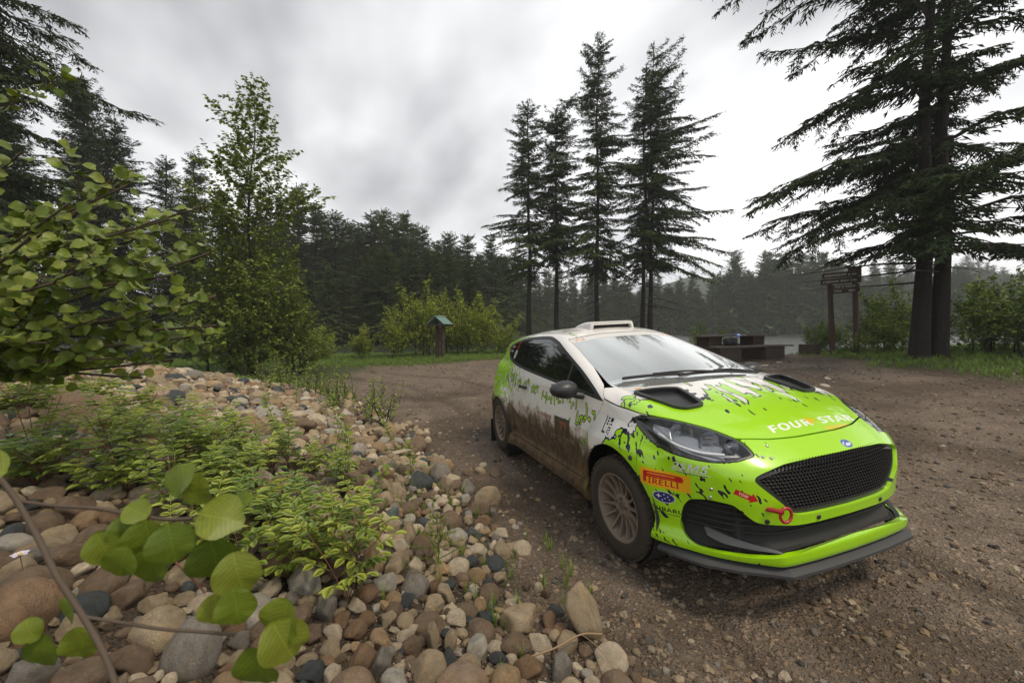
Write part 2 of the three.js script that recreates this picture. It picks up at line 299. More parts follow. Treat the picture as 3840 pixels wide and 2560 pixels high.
// ---------- car: livery print ----------
const GREEN = '#a6e00c', NAVY = '#0d1830', WHITE = '#e9e6e0';
const S0 = 3.15, S1 = 3.72, SLEN = 5.18;     // the ring is printed in two overlapping sheets: 0..S1 (rear) and S0..SLEN (front)
function squiggle(c, x, y, size, r, sx = 1, sy = 1) {     // hand-drawn looking blob letters, outlined
  const paths = [], n = 2 + Math.floor(r() * 3);
  for (let k = 0; k < n; k++) { const ox = x + (k - n / 2) * size * .55 * sx, p = [[ox, y + (r() - .5) * size * sy]]; for (let i = 0; i < 3; i++) p.push([ox + (r() - .5) * size * 1.1 * sx, y + (r() - .5) * size * 1.5 * sy]); paths.push(p); }
  for (const [w, col] of [[size * .42, NAVY], [size * .22, GREEN]]) { c.lineWidth = w; c.strokeStyle = col; c.lineCap = c.lineJoin = 'round'; for (const p of paths) { c.beginPath(); c.moveTo(...p[0]); c.bezierCurveTo(...p[1], ...p[2], ...p[3]); c.stroke(); } }
}
const hash2 = (i, j) => { let h = Math.imul(i, 374761393) + Math.imul(j, 668265263) | 0; h = Math.imul(h ^ (h >>> 13), 1274126177); return ((h ^ (h >>> 16)) >>> 0) / 4294967296; };
function fieldColor(s, y) {        // printed pattern of the ring as a signed value: > 0 green
  const n = fbm(s * 9 - y * 3, y * 11 + s * 4, 1.7, 3) + .5 * fbm(s * 26, y * 26, 7, 2);
  const front = (s - 3.68) * .62 - (y - .60) * .78, rear = (1.5 - s + (y - .8) * .5) * .5;
  return Math.max(front + n * .16, Math.min(rear, .12) + .75 * fbm(s * 30 + y * 20, y * 11 - s * 6, 3, 3));
}
function ringSheet(sA, sB, W, H, stickers) {
  const c = canvas(W, H), g = c.getContext('2d'), yA = .12, yB = 1.16, X = s => (s - sA) / (sB - sA) * W, Y = y => (yB - y) / (yB - yA) * H, px = W / (sB - sA), r = rng(77);
  g.fillStyle = WHITE; g.fillRect(0, 0, W, H);
  const im = g.getImageData(0, 0, W, H), d = im.data, gr = [166, 224, 12], nv = [13, 24, 48];
  for (let j = 0; j < H; j++) for (let i = 0; i < W; i++) {
    const s = lerp(sA, sB, (i + .5) / W), y = lerp(yB, yA, (j + .5) / H), f = fieldColor(s, y); let col = null;
    if (f > .014) col = gr; else if (f > -.012) col = nv;
    if (s > 3.9 && y < .80) { const q = (s - 3.9) * .9 + (.8 - y) * .4, a = fbm((s + y * .7) * 38, (y - s * .9) * 13, 11.3, 2); if (a > .155 + .2 * clamp(q * .7, 0, 1.2)) col = nv; }
    if (s > 4.55) { if (f < .1) col = gr; if (col === nv && s > 4.8) col = gr; }
    if (col) { const o = (j * W + i) * 4; d[o] = col[0]; d[o + 1] = col[1]; d[o + 2] = col[2]; }
  }
  g.putImageData(im, 0, 0);
  const R = rng(5);
  for (const [s, y, z] of [[1.62, .93, .07], [1.8, .90, .07], [1.98, .885, .06], [2.2, .905, .055], [2.42, .87, .06], [2.62, .845, .05], [2.8, .84, .055], [3.0, .83, .055], [3.2, .86, .055], [3.12, .70, .05], [3.37, .745, .065], [3.47, .80, .07], [3.50, .62, .06], [3.38, .56, .06], [3.28, .5, .055]]) squiggle(g, X(s), Y(y), z * px, R, 1.6, 1.6);
  if (stickers === 'left') {
    g.save(); g.translate(X(5.055), Y(.735)); g.scale(-px / 1000, px / 1000); g.fillStyle = '#d8def0'; g.beginPath(); g.ellipse(0, 0, 40, 17, 0, 0, 7); g.fill(); g.strokeStyle = '#3a55a8'; g.lineWidth = 6; g.beginPath(); g.ellipse(0, 0, 35, 13, 0, 0, 7); g.stroke(); g.beginPath(); g.moveTo(-22, 5); g.quadraticCurveTo(0, -12, 22, -4); g.stroke(); g.fillStyle = '#8f9cc4'; for (let i = 0; i < 9; i++) g.fillRect(-20 + i * 10, 27, 7, 8); g.restore();
  } else if (stickers) {
    const at = (s, y, deg, f) => { g.save(); g.translate(X(s), Y(y)); g.rotate(deg * Math.PI / 180); f(px / 1000); g.restore(); };   // f draws in millimetres
    at(4.226, .578, 0, k => { g.scale(k, k); g.fillStyle = '#f2b705'; g.fillRect(-138, -47, 276, 94); g.fillStyle = '#c4161c';
      g.fillRect(-116, -32, 20, 62); g.beginPath(); g.roundRect(-116, -33, 218, 32, 14); g.fill(); g.fillStyle = '#f2b705'; g.fillRect(-92, -24, 150, 4.5); g.fillRect(-92, -9, 150, 1); g.fillStyle = '#c4161c'; g.font = 'bold 44px sans-serif'; g.textAlign = 'left'; g.textBaseline = 'alphabetic'; g.save(); g.scale(1.25, 1); g.fillText('IRELLI', -70, 33); g.restore(); });
    at(4.355, .672, 0, k => { g.scale(k, k); g.fillStyle = '#d5d8da'; g.font = 'italic bold 56px sans-serif'; g.textAlign = 'center'; g.textBaseline = 'middle'; g.save(); g.scale(1.25, .9); g.fillText('2SMS', 0, 0); g.restore(); g.fillRect(-95, 24, 200, 4); g.fillStyle = '#3a4436'; for (let i = 0; i < 14; i++) g.fillRect(-60 + i * 11, 30, 7, 5); });
    at(4.222, .483, 2, k => { g.scale(k, k); g.fillStyle = '#c7ccd6'; g.beginPath(); g.ellipse(0, 0, 59, 31, 0, 0, 7); g.fill(); g.fillStyle = '#16266e'; g.beginPath(); g.ellipse(0, 0, 54, 27, 0, 0, 7); g.fill(); g.fillStyle = '#e8ecf4';
      const star = (x, y, r) => { g.beginPath(); for (let i = 0; i < 8; i++) { const a = i * Math.PI / 4, q = i & 1 ? r * .28 : r; g.lineTo(x + Math.cos(a) * q * 1.3, y + Math.sin(a) * q); } g.fill(); };
      star(-26, -3, 15); for (const [x, y] of [[2, -14], [22, -6], [30, 8], [8, 6], [-6, 16]]) star(x, y, 6); });
    at(4.235, .412, 0, k => { g.scale(k, k); g.fillStyle = '#121a14'; g.font = 'bold 36px sans-serif'; g.textAlign = 'center'; g.save(); g.scale(1.2, .85); g.fillText('SUBARU', 0, 10); g.restore(); for (let i = 0; i < 15; i++) g.fillRect(-78 + i * 10.5, 17, 6.5, 5); });
    at(4.60, .565, 24, k => { g.scale(k, k); g.fillStyle = '#c01818'; g.beginPath(); g.moveTo(-52, -13); g.lineTo(18, -13); g.lineTo(18, -25); g.lineTo(52, 0); g.lineTo(18, 25); g.lineTo(18, 13); g.lineTo(-52, 13); g.fill(); g.fillStyle = '#e7d9c8'; g.font = 'bold 19px sans-serif'; g.textAlign = 'center'; g.textBaseline = 'middle'; g.fillText('TOW', -14, 0); });
    at(3.745, .785, 0, k => { g.scale(k, k); g.fillStyle = '#1b2230'; g.fillRect(-50, -60, 11, 104); g.fillRect(-50, 34, 40, 12); g.font = 'bold 34px sans-serif'; g.textAlign = 'left'; g.textBaseline = 'middle'; for (let i = 0; i < 3; i++) g.fillRect(-24, -50 + i * 17, 22, 10); g.fillRect(10, -52, 30, 24); g.fillRect(10, -18, 9, 9); g.fillRect(26, -20, 15, 12); g.fillRect(8, 2, 34, 8); g.fillRect(10, 17, 9, 24); g.fillRect(26, 15, 17, 9); g.fillRect(30, 30, 8, 18); g.clearRect; });
  } else if (sB <= S1 + .01) {
    g.fillStyle = '#23201a'; g.fillRect(X(2.90), Y(.712), .28 * px, .15 * px); g.fillStyle = '#b65a24'; g.font = `italic bold ${.12 * px}px sans-serif`; g.textAlign = 'center'; g.textBaseline = 'middle'; g.fillText('73', X(3.04), Y(.636));
    g.fillStyle = '#8d2a22'; g.font = `bold ${.04 * px}px sans-serif`; for (let i = 0; i < 7; i++) g.fillRect(X(2.60 + i * .035), Y(.70 - (i & 1) * .006), .024 * px, .03 * px);
  }
  // splashed mud: grains and runs thrown up behind the front wheel
  const im2 = g.getImageData(0, 0, W, H), e = im2.data, rough = canvas(W, H), rg = rough.getContext('2d'), ri = rg.createImageData(W, H), q = ri.data;
  for (let j = 0; j < H; j++) for (let i = 0; i < W; i++) {
    const s = lerp(sA, sB, (i + .5) / W), y = lerp(yB, yA, (j + .5) / H), o = (j * W + i) * 4;
    const behind = sstep(3.72, 3.5, s + (y - .5) * .25), n1 = fbm(s * 5 + 40, y * 4.4, 1, 4), n2 = fbm(s * 60, y * 16, 4, 2);
    const edge = .83 + n1 * .18 + .10 * fbm(s * 17, y * 15, 23, 2) + .05 * fbm(s * 85, y * 7, 29, 1) - .02 * s; let m = behind * clamp((edge - y) / .26, 0, 1) * (.97 + .25 * n1) ;
    if (s > 3.4) m = Math.max(m, .75 * clamp((.36 + n1 * .2 - y) / .12, 0, 1) * sstep(4.3, 3.9, s));
    const grain = hash2(i >> 1, j >> 1) * .55 + hash2(i, j + 999) * .45 + n2 * .22;
    let a = clamp((m - grain * .62) * 2.6, 0, 1) * .93; { const sp = fbm(s * 40, y * 40, 19, 2), lowF = clamp((.62 - y) / .4, 0, 1) * (.35 + .65 * sstep(4.9, 4.1, s)); if (hash2(i >> 1, (j >> 1) + 77) > .985 - .05 * lowF - .05 * Math.max(0, sp)) a = Math.max(a, .45 * lowF + .12); } a = Math.max(a, hash2(i >> 1, j >> 1) > 1 - .02 * behind * sstep(.95, .7, y) ? .6 : 0);
    const t = .8 + .5 * n1 + .5 * fbm(s * 19, y * 17, 31, 3) + .35 * n2 + (hash2(i, j) - .5) * .22, mud = [94 * t, 72 * t, 45 * t];
    for (let k = 0; k < 3; k++) e[o + k] = lerp(e[o + k], mud[k], a);
    q[o] = 255 * (1 - a); q[o + 1] = 255 * lerp(.26, .92, a); q[o + 2] = 0; q[o + 3] = 255;
  }
  g.putImageData(im2, 0, 0); rg.putImageData(ri, 0, 0);
  return [ctex(c), ctex(rough, false)];
}
const paint = ([map, rm], more = {}) => new THREE.MeshPhysicalMaterial({ map, roughnessMap: rm, roughness: 1, clearcoat: rm ? .9 : .8, clearcoatMap: rm || null, clearcoatRoughness: .035, ...more });
function hoodSheet() {
  const W = 1536, H = 1152, c = canvas(W, H), g = c.getContext('2d'), k = W / 1.6, X = z => (.8 - z) * k, Y = x => (x + .35) * k;
  g.fillStyle = WHITE; g.fillRect(0, 0, W, H);
  const im = g.getImageData(0, 0, W, H), d = im.data;
  for (let j = 0; j < H; j++) for (let i = 0; i < W; i++) {
    const z = .8 - (i + .5) / k, x = (j + .5) / k - .35, rightside = sstep(.25, .6, z), leftside = sstep(-.1, -.5, z);
    // splinters: long cells, each printed lime or left white, navy key line between unlike ones
    const wx = x + .025 * fbm(x * 14, z * 14, 5, 2), wz = z + .02 * fbm(x * 11 + 5, z * 16, 9, 2), cu = wx * lerp(8.5, 11, rightside) + wz * 1.5 * (1 - rightside), cv = wz * lerp(27, 15, rightside) - wx * 5, iu = Math.floor(cu), iv = Math.floor(cv); let d1 = 9, d2 = 9, c1 = 0, c2 = 0;
    for (let p = -1; p <= 1; p++) for (let q = -1; q <= 1; q++) { const a = iu + p, b = iv + q, dx = a + hash2(a, b) - cu, dy = b + hash2(a + 51, b + 17) - cv, dd = Math.hypot(dx, dy), xc = (a + .5) / 9.5, pr = clamp((xc + .02 + .10 * rightside + .06 * leftside) / .36, .03, 1), on = hash2(a + 7, b + 91) < pr ? 1 : 0; if (dd < d1) { d2 = d1; c2 = c1; d1 = dd; c1 = on; } else if (dd < d2) { d2 = dd; c2 = on; } }
    let col = c1 ? [166, 224, 12] : null; if (c1 !== c2 && d2 - d1 < .13) col = [20, 28, 44]; if (c1 && x > .05 && x < .5 && hash2(iu + 3, iv + 400) > .80 && d1 < .2) col = [14, 20, 32];
    if (col) { const o = (j * W + i) * 4; d[o] = col[0]; d[o + 1] = col[1]; d[o + 2] = col[2]; }
  }
  g.putImageData(im, 0, 0);
  const r = rng(31);
  squiggle(g, X(.73), Y(.0), 62, r, 1, 1); squiggle(g, X(.70), Y(.07), 50, r); squiggle(g, X(.5), Y(-.08), 34, r, 1.5, .6);
  g.save(); g.translate(X(.60), Y(-.06)); g.rotate(.08); g.fillStyle = '#d9dde4'; g.fillRect(-44, -26, 88, 52); g.fillStyle = '#e0933a'; g.fillRect(-4, -26, 48, 26); g.fillStyle = '#5d6fa4'; for (let i = 0; i < 9; i++) g.fillRect(-40 + i * 8.6, 4 + (i % 3) * 4, 6, 12); g.restore();
  g.save(); g.translate(X(-.075), Y(.622)); g.fillStyle = '#f4f4f0'; g.textAlign = 'left'; g.textBaseline = 'middle'; g.font = 'bold 104px sans-serif';
  g.save(); g.transform(1.12, 0, -.18, .62, 0, 0); g.fillText('FOUR', -288, 0); g.fillText('STAR', 44, 0); g.restore();
  g.fillStyle = '#e8c11c'; g.save(); g.translate(-4, -8); g.scale(1.2, .8); g.beginPath(); for (let i = 0; i < 10; i++) { const a = -Math.PI / 2 + i * Math.PI / 5, q = i & 1 ? 17 : 42; g.lineTo(Math.cos(a) * q, Math.sin(a) * q); } g.fill(); g.restore();
  for (let i = 0; i < 12; i++) g.fillRect(20 + i * 25, 44, 17, 22); g.restore();
  return ctex(c);
}
const hoodUV = p => [(.8 - p[2]) / 1.6, 1 - (p[0] + .35) / 1.2];

// ---------- rally car ----------
const car = new THREE.Group();
car.position.set(1.47, 0, -2.855); car.rotation.y = -1.234;
add(car, 'rally_car', 'muddy white and neon green rally hatchback with roof scoop on the gravel', 'rally car');
{
  const rearSheet = ringSheet(0, S1, 1860, 520), frontSheet = ringSheet(S0, SLEN, 2030, 1040, true), leftSheet = ringSheet(S0, SLEN, 1015, 520, 'left');
  const mRear = paint(rearSheet), mFront = paint(frontSheet), mLeft = paint(leftSheet), mHood = paint([hoodSheet(), null], { roughness: .3, clearcoat: 1 });
  const roofC_ = canvas(1024, 512); { const g = roofC_.getContext('2d'); g.fillStyle = WHITE; g.fillRect(0, 0, 1024, 512); const r = rng(9); for (let i = 0; i < 13; i++) squiggle(g, 110 + r() * 800, (i & 1 ? 40 + r() * 60 : 470 - r() * 90), 20, r, 1.4, .7); }
  const mRoof = paint([ctex(roofC_), null], { roughness: .3 }), mWhite = phys(.80, .785, .75, { roughness: .3, clearcoat: .8, clearcoatRoughness: .06 });
  const mBlack = phys(.022, .022, .023, { roughness: .42, clearcoat: .25, clearcoatRoughness: .25 }), mTrim = std(.02, .02, .021, .55), mDark = std(.035, .034, .033, .85), mCarbon = std(.035, .036, .038, .4);
  const mGlass = phys(.006, .008, .008, { roughness: .035, ior: 1.6 }), mScreen = phys(.62, .65, .64, { roughness: .045, metalness: .78 });
  const mChrome = std(.36, .37, .39, .2, 1);
  const mMetal = std(.55, .55, .54, .35, .9), mGrey = std(.13, .13, .135, .6), mRed = phys(.42, .015, .02, { roughness: .4, clearcoat: .5 });
  const uvF = (p, u, v) => [(u - S0) / (SLEN - S0), (v - .12) / 1.04], uvR = (p, u, v) => [u / S1, (v - .12) / 1.04];
  const sOfX = (() => { const t = []; for (let i = 0; i <= 900; i++) { const s = SLEN * i / 900, a = ringAt(Math.min(s, ringCurve.len)); t.push([a[0], s]); } return x => { let b = t[0]; for (const k of t) { if (k[0] <= x) b = k; } return b[1]; }; })();
  const flankUV = (p) => [sOfX(p[0]) / S1, (p[1] - .12) / 1.04];
  const arch = (p) => .345 - Math.hypot(p[0], p[1] - .335), archR = (p) => .345 - Math.hypot(p[0] + 2.45, p[1] - .335);
  const doorF = table([[.28, -.56], [.4, -.46], [.537, -.37], [.731, -.31], [.9, -.20], [1.0, -.17]]), doorB = table([[.28, -2.06], [.4, -2.02], [.55, -1.98], [.7, -1.92], [.85, -1.875], [1.1, -1.86]]);
  const hlShape = polySDF(smoothLoop([[.14, .866, .778], [.211, .812, .787], [.322, .755, .783], [.445, .726, .760], [.553, .716, .718], [.637, .713, .661], [.693, .720, .582], [.712, .734, .515], [.713, .744, .478], [.664, .781, .473], [.611, .808, .491], [.506, .848, .556], [.403, .877, .642], [.284, .894, .726], [.19, .889, .764]].map(lampUV), 150, .4));
  const hl = p => { if (p[0] < .05 || p[1] < .66) return .2; const q = lampUV([p[0], p[1], Math.abs(p[2])]); return hlShape(q[0], q[1]); };
  const grille = (() => { const h = smoothLoop([[.54, .632], [.505, .672], [.37, .702], [.185, .711], [0, .712], [-.185, .711], [-.37, .702], [-.505, .672], [-.54, .632], [-.39, .49], [-.335, .458], [-.17, .455], [0, .454], [.17, .455], [.335, .458], [.39, .49]], 120, .35), f = polySDF(h); return p => f(p[2], p[1]); })();
  const intake = (() => { const f = polySDF(smoothLoop([[4.298, .355], [4.318, .451], [4.358, .503], [4.447, .525], [4.545, .514], [4.608, .458], [4.654, .43], [4.826, .408], [5.0, .409], [5.171, .41], [5.35, .41], [5.35, .315], [5.165, .315], [4.9, .303], [4.74, .286], [4.654, .270], [4.545, .264], [4.459, .264], [4.372, .276], [4.326, .30]], 160, .3)); return (u, v) => f(u, v); })();
  const inHood = p => mx(Math.abs(p[2]) - hoodEdge(p[0]), p[0] - hoodFront(Math.min(Math.abs(p[2]), .56)));
  const seam = s => (p, u) => s - u, G = .0022;
  const mx = Math.max, both = (name, mat, matL, make, lab) => { part(car, name, make(false), mat, lab); part(car, name, make(true), matL || mat); };
  const hoodEdge = table([[-.3, .70], [-.17, .775], [-.07, .772], [.154, .757], [.284, .722], [.403, .641], [.506, .557], [.611, .494], [.66, .40]]);
  const hoodFront = table([[0, .700], [.134, .697], [.302, .677], [.409, .646], [.494, .613], [.6, .5]]);
  const cowlX = table([[0, .003], [.18, 0], [.465, -.062], [.6, -.14], [.678, -.214], [.78, -.34]]);
  // front bumper wraps round as one piece
  const bump = m => panel('ring', [4.0, 5.171, .2, .83], .0105, (p, u, v) => mx(-inHood(p) + G, 4.062 - u + G, arch(p) + .001, -hl(p) + G, -grille(p), -intake(u, v), .236 - v), { thick: .035, uv: uvF, mirror: m });
  part(car, 'front_bumper', bump(false), mFront, 'neon green front bumper with sponsor stickers'); part(car, 'front_bumper', bump(true), mLeft);
  both('front_fender', mFront, mLeft, m => panel('ring', [3.2, 4.2, .25, 1.0], .0105, (p, u, v) => mx(-inHood(p) + G, Math.min(v - .9, -.19 - p[0]), u - 4.062 + G, doorF(v) - p[0] + G, arch(p) + .001, -hl(p) + G, .3 - v), { uv: uvF, mirror: m }));
  const win = polySDF(smoothLoop([[-2.57, 1.128], [-2.70, 1.18], [-2.78, 1.25], [-2.56, 1.322], [-2.16, 1.368], [-1.75, 1.38], [-1.48, 1.374], [-1.22, 1.325], [-.89, 1.213], [-.578, 1.10], [-.34, 1.0], [-.195, .932], [-.225, .924], [-.34, .932], [-.63, .953], [-1.18, .992], [-1.69, 1.027], [-2.16, 1.064], [-2.42, 1.098]], 160, .35));
  const belt = table([[-2.5, 1.11], [-2.16, 1.07], [-1.69, 1.04], [-1.18, 1.005], [-.63, .966], [-.34, .945], [-.2, .93], [0, .92]]), doorZone = p => mx(p[0] - doorF(p[1]), doorB(p[1]) - p[0], p[1] - belt(p[0]));
  const screenW = y => lerp(.672, .535, clamp((y - 1.012) / .335, 0, 1)) + .006, wTop = table([[0, 1.385], [.2, 1.382], [.38, 1.366], [.54, 1.345]]), hdr = p => p[1] - wTop(Math.abs(p[2]));
  both('door', mRear, null, m => merge([panel('ring', [1.6, 3.75, .27, .91], .013, (p, u, v) => mx(v - .9, p[0] - doorF(v) + G, doorB(v) - p[0] + G, archR(p) + .02, .308 - v), { uv: uvR, mirror: m }),
    panel('flank', [-2.0, -.05, -.12, .25], .011, (p) => mx(.9 - p[1], doorZone(p) + G, -win(p[0], p[1])), { uv: flankUV, mirror: m })]), 'mud splashed long passenger door with number panel');
  both('rear_quarter', mRear, null, m => merge([panel('ring', [.02, 2.2, .25, .91], .014, (p, u, v) => mx(v - .9, p[0] - doorB(v) + G, archR(p) + .001, .27 - v), { uv: uvR, mirror: m }),
    panel('flank', [-3.1, -1.7, -.15, .7], .014, (p) => mx(.9 - p[1], p[0] - doorB(Math.min(p[1], 1.1)) + G, -win(p[0], p[1]), .468 - p[2], p[1] > 1.12 ? -(p[0] + 9) : -9), { uv: flankUV, mirror: m })]), 'green scribbled rear quarter');
  both('side_frame', mWhite, null, m => panel('flank', [-1.95, .02, -.1, .75], .0105, (p) => mx(.90 - p[1], doorB(1.1) - p[0], -win(p[0], p[1]), -doorZone(p) + G, .468 - p[2], -mx(p[2] - screenW(p[1]), hdr(p)), -inHood(p) + G, p[0] + .19), { mirror: m }));
  both('sill', mRear, null, m => panel('ring', [1.6, 3.7, .18, .32], .013, (p, u, v) => mx(v - .302, .2 - v, archR(p) + .002, arch(p) + .002, .001 - 9), { uv: uvR, mirror: m, thick: .08 }));
  // window: black surround and one long dark pane, quarter light in front
  both('window_surround', mTrim, null, m => panel('flank', [-2.85, -.1, -.1, .7], .0105, (p) => { const w = win(p[0], p[1]); return mx(w + .001, -(w + .026)); }, { off: -.003, mirror: m }));
  const sideC = canvas(1024, 256); { const g = sideC.getContext('2d'); g.fillStyle = '#0b0d0d'; g.fillRect(0, 0, 1024, 256);
    // x: -2.75..-1.95 m on 1024 px, y 1.37..1.07 over 256 px
    const k = 1280 * .94, X = x => (x + 2.8) * 1024 / .85, Y = y => (1.37 - y) * 256 / .3; g.fillStyle = '#d9d7d2'; g.font = 'italic bold 34px sans-serif'; g.textBaseline = 'middle'; g.fillText('R LEBLANC', X(-2.66), Y(1.265)); g.fillText('A LEBLANC', X(-2.665), Y(1.215));
    for (const y of [1.265, 1.215]) { g.fillStyle = '#b0282c'; g.fillRect(X(-2.72), Y(y) - 17, 16, 34); g.fillRect(X(-2.72) + 40, Y(y) - 17, 16, 34); g.fillStyle = '#d9d7d2'; g.fillRect(X(-2.72) + 16, Y(y) - 17, 24, 34); g.fillStyle = '#b0282c'; g.fillRect(X(-2.72) + 22, Y(y) - 8, 12, 14); }
    g.fillStyle = '#d8531c'; g.font = 'italic bold 96px sans-serif'; g.fillText('73', X(-2.42), Y(1.285)); g.fillStyle = '#cfcfc8'; g.beginPath(); g.ellipse(X(-2.36), Y(1.18), 62, 44, 0, 0, 7); g.fill(); g.fillStyle = '#20242a'; g.font = 'bold 44px sans-serif'; g.textAlign = 'center'; g.fillText('E3', X(-2.36), Y(1.18)); }
  const mPrint = phys(1, 1, 1, { map: ctex(sideC), roughness: .05 });
  const pane = (m, a, b) => panel('flank', [a - .02, b + .02, -.1, .7], .014, (p) => mx(win(p[0], p[1]) + .024, a - p[0], p[0] - b), { off: -.006, thick: .004, mirror: m, uv: p => [(p[0] + 2.8) / .85, (p[1] - 1.07) / .3] });
  part(car, 'rear_side_window', pane(false, -2.8, -1.952), mPrint, 'dark rear side window with crew names and orange number'); part(car, 'rear_side_window', pane(true, -2.8, -1.952), mGlass);
  both('door_window', mGlass, null, m => pane(m, -1.948, -.80)); both('quarter_light', mGlass, null, m => pane(m, -.765, -.1));
  both('window_divider', mTrim, null, m => panel('flank', [-.82, -.74, -.1, .5], .01, (p) => mx(win(p[0], p[1]) + .02, -.80 - p[0], p[0] + .765), { off: -.002, mirror: m }));
  // hood, cowl, windscreen, roof, hatch
  const ventPoly = polySDF(smoothLoop([[.0, .652], [.265, .582], [.315, .53], [.318, .425], [.2, .40], [.085, .392], [.03, .5]], 60, .25)), vent = p => ventPoly(p[0], Math.abs(p[2]));
  part(car, 'hood', panel('top', [-.4, .76, -.82, .82], .0115, (p) => { const z = Math.abs(p[2]); return mx(z - hoodEdge(p[0]) + G, p[0] - hoodFront(Math.min(z, .56)) + .006, cowlX(z) - p[0] + .004, -vent(p), -hl(p) + G); }, { uv: hoodUV, thick: .03 }), mHood, 'hood fading from white to neon green with sponsor lettering');
  for (const s of [1, -1]) {
    const b = [-.02, .35, s > 0 ? .36 : -.68, s > 0 ? .68 : -.36];
    part(car, 'hood_vent', merge([panel('top', b, .007, (p) => mx(vent(p) - .012, -(vent(p) + .010)), { off: .018, thick: .03 }), panel('top', b, .012, (p) => vent(p) + .005, { off: -.012, thick: 0 })]), mBlack);
  }
  const wEdge = p => Math.abs(p[2]) - screenW(p[1]);
  part(car, 'windscreen', panel('top', [-1.2, .05, -.72, .72], .014, (p) => mx(wEdge(p) + .004, p[0] - cowlX(Math.abs(p[2])) + .002, hdr(p) + .035), { off: -.003, thick: .005 }), mScreen);
  const stripC = canvas(1024, 128); { const g = stripC.getContext('2d'); g.fillStyle = '#d9d8d4'; g.fillRect(0, 0, 1024, 128); g.fillStyle = '#d98c6a'; g.font = 'italic bold 84px sans-serif'; g.textBaseline = 'middle'; g.fillText('73', 70, 66); g.fillText('73', 850, 66); }
  part(car, 'sun_strip', panel('top', [-1.25, -.8, -.62, .62], .011, (p) => mx(wEdge(p) + .004, hdr(p) + .002, -(hdr(p) + .034)), { off: -.0025, thick: .004, uv: p => [(.62 - p[2]) / 1.24, clamp((hdr(p) + .036) / .036, 0, 1)] }), std(1, 1, 1, .35, 0, { map: ctex(stripC) }));
  part(car, 'roof', panel('top', [-3.06, -.9, -.5, .5], .016, (p) => mx(Math.abs(p[2]) - .464, -hdr(p) + .002, -3.03 - p[0]), { uv: p => [(p[0] + 3.1) / 2.2, (p[2] + .55) / 1.1] }), mRoof);
  part(car, 'hatch', panel('top', [-3.3, -2.95, -.8, .8], .016, (p) => mx(p[0] + 3.034, -9), { uv: p => [.1, .5] }), mRear);
  // roof scoop: open-fronted box
  { const sh = new THREE.Shape(), w = .25; sh.moveTo(-w, 0); sh.lineTo(-w + .012, .045); sh.quadraticCurveTo(-w + .018, .064, -w + .05, .066); sh.lineTo(w - .05, .066); sh.quadraticCurveTo(w - .018, .064, w - .012, .045); sh.lineTo(w, 0); sh.lineTo(w - .025, 0); sh.lineTo(w - .036, .044); sh.lineTo(-w + .036, .044); sh.lineTo(-w + .025, 0); sh.closePath();
    const g = new THREE.ExtrudeGeometry(sh, { depth: .34, steps: 12, bevelEnabled: true, bevelSize: .004, bevelThickness: .004, bevelSegments: 2, curveSegments: 6 }), p = g.attributes.position;
    for (let i = 0; i < p.count; i++) { const t = clamp(p.getZ(i) / .34, 0, 1), z = p.getX(i), x = -1.185 - p.getZ(i) * 1.0 - Math.pow(z / w, 2) * .05; p.setXYZ(i, x, roofC(x) - .17 * z * z - .01 + p.getY(i) * (1 - .65 * t * t * t), z * (1 - .06 * t)); }
    g.computeVertexNormals(); g.applyMatrix4(bodyM); part(car, 'roof_scoop', toCreasedNormals(g, .6), mWhite);
    const b = box(.02, .05, .42, -1.27, 1.46, 0); b.applyMatrix4(bodyM); part(car, 'scoop_intake', b, mDark); }
  // headlights
  both('headlight', mBlack, null, m => panel('lamp', [-.45, .5, -.35, .35], .011, (p) => hl(p) + .003, { off: -.055, thick: 0, mirror: m }), 'swept back headlight with bright reflectors');
  const lens = phys(.95, .96, .96, { roughness: .03, transmission: 1, thickness: 0, ior: 1.55 });
  both('headlight_lens', lens, null, m => panel('lamp', [-.45, .5, -.35, .35], .010, (p) => hl(p) + .003, { off: -.001, thick: .0, mirror: m }));
  both('headlight_rim', mBlack, null, m => panel('lamp', [-.45, .5, -.35, .35], .009, (p) => { const d = hl(p); return mx(d + .003, -(d + .013)); }, { off: -.004, thick: .055, mirror: m }));
  // reflector bowls and the light strip
  for (const s of [1, -1]) {
    const bowl = new THREE.Group(); bowl.name = 'lamp_unit'; car.add(bowl);
    const at = (x, y, z, r, d) => { const g = new THREE.LatheGeometry([[.001, -.02], [r * .4, -.018], [r * .8, .0], [r, .02], [r * 1.04, .022]].map(q => new THREE.Vector2(...q)), 24); g.rotateX(Math.PI / 2); const dir = V(.9, .12, .42 * s).normalize(); g.applyQuaternion(new THREE.Quaternion().setFromUnitVectors(V(0, 0, 1), dir)); g.translate(x, y, z * s); g.applyMatrix4(bodyM); return g; };
    for (const a of [[.40, .81, .66, .062], [.52, .79, .59, .052], [.605, .772, .525, .036]]) part(bowl, 'reflector', at(...a), mChrome);
    part(bowl, 'reflector_panel', panel('lamp', [-.45, .5, -.35, .35], .011, (p) => mx(hl(p) + .028, .26 - p[0]), { off: -.05, thick: 0, mirror: s < 0 }), mChrome);
    const strip = []; for (const [x, y, z] of [[.30, .80, .725], [.42, .765, .715], [.54, .742, .665], [.63, .738, .585]]) strip.push([x, y, z * s]);
    const g = tube(strip, .008, 24, 6); g.applyMatrix4(bodyM); part(bowl, 'light_strip', g, phys(.85, .86, .88, { roughness: .2, clearcoat: 1 }));
  }
  // grille
  const gm = []; for (let r = 0; r < 15; r++) { const y = .462 + r * .0168; gm.push(bar(y)); for (let k = -26; k <= 26; k++) { const z = (k + (r & 1) * .5) * .0205; if (grille([0, y + .008, z]) < 0) { const x = noseC(y) - sweep(Math.abs(z)) - .032; const b = box(.010, .0168, .0042, x, y + .0084, z); gm.push(b); } } }
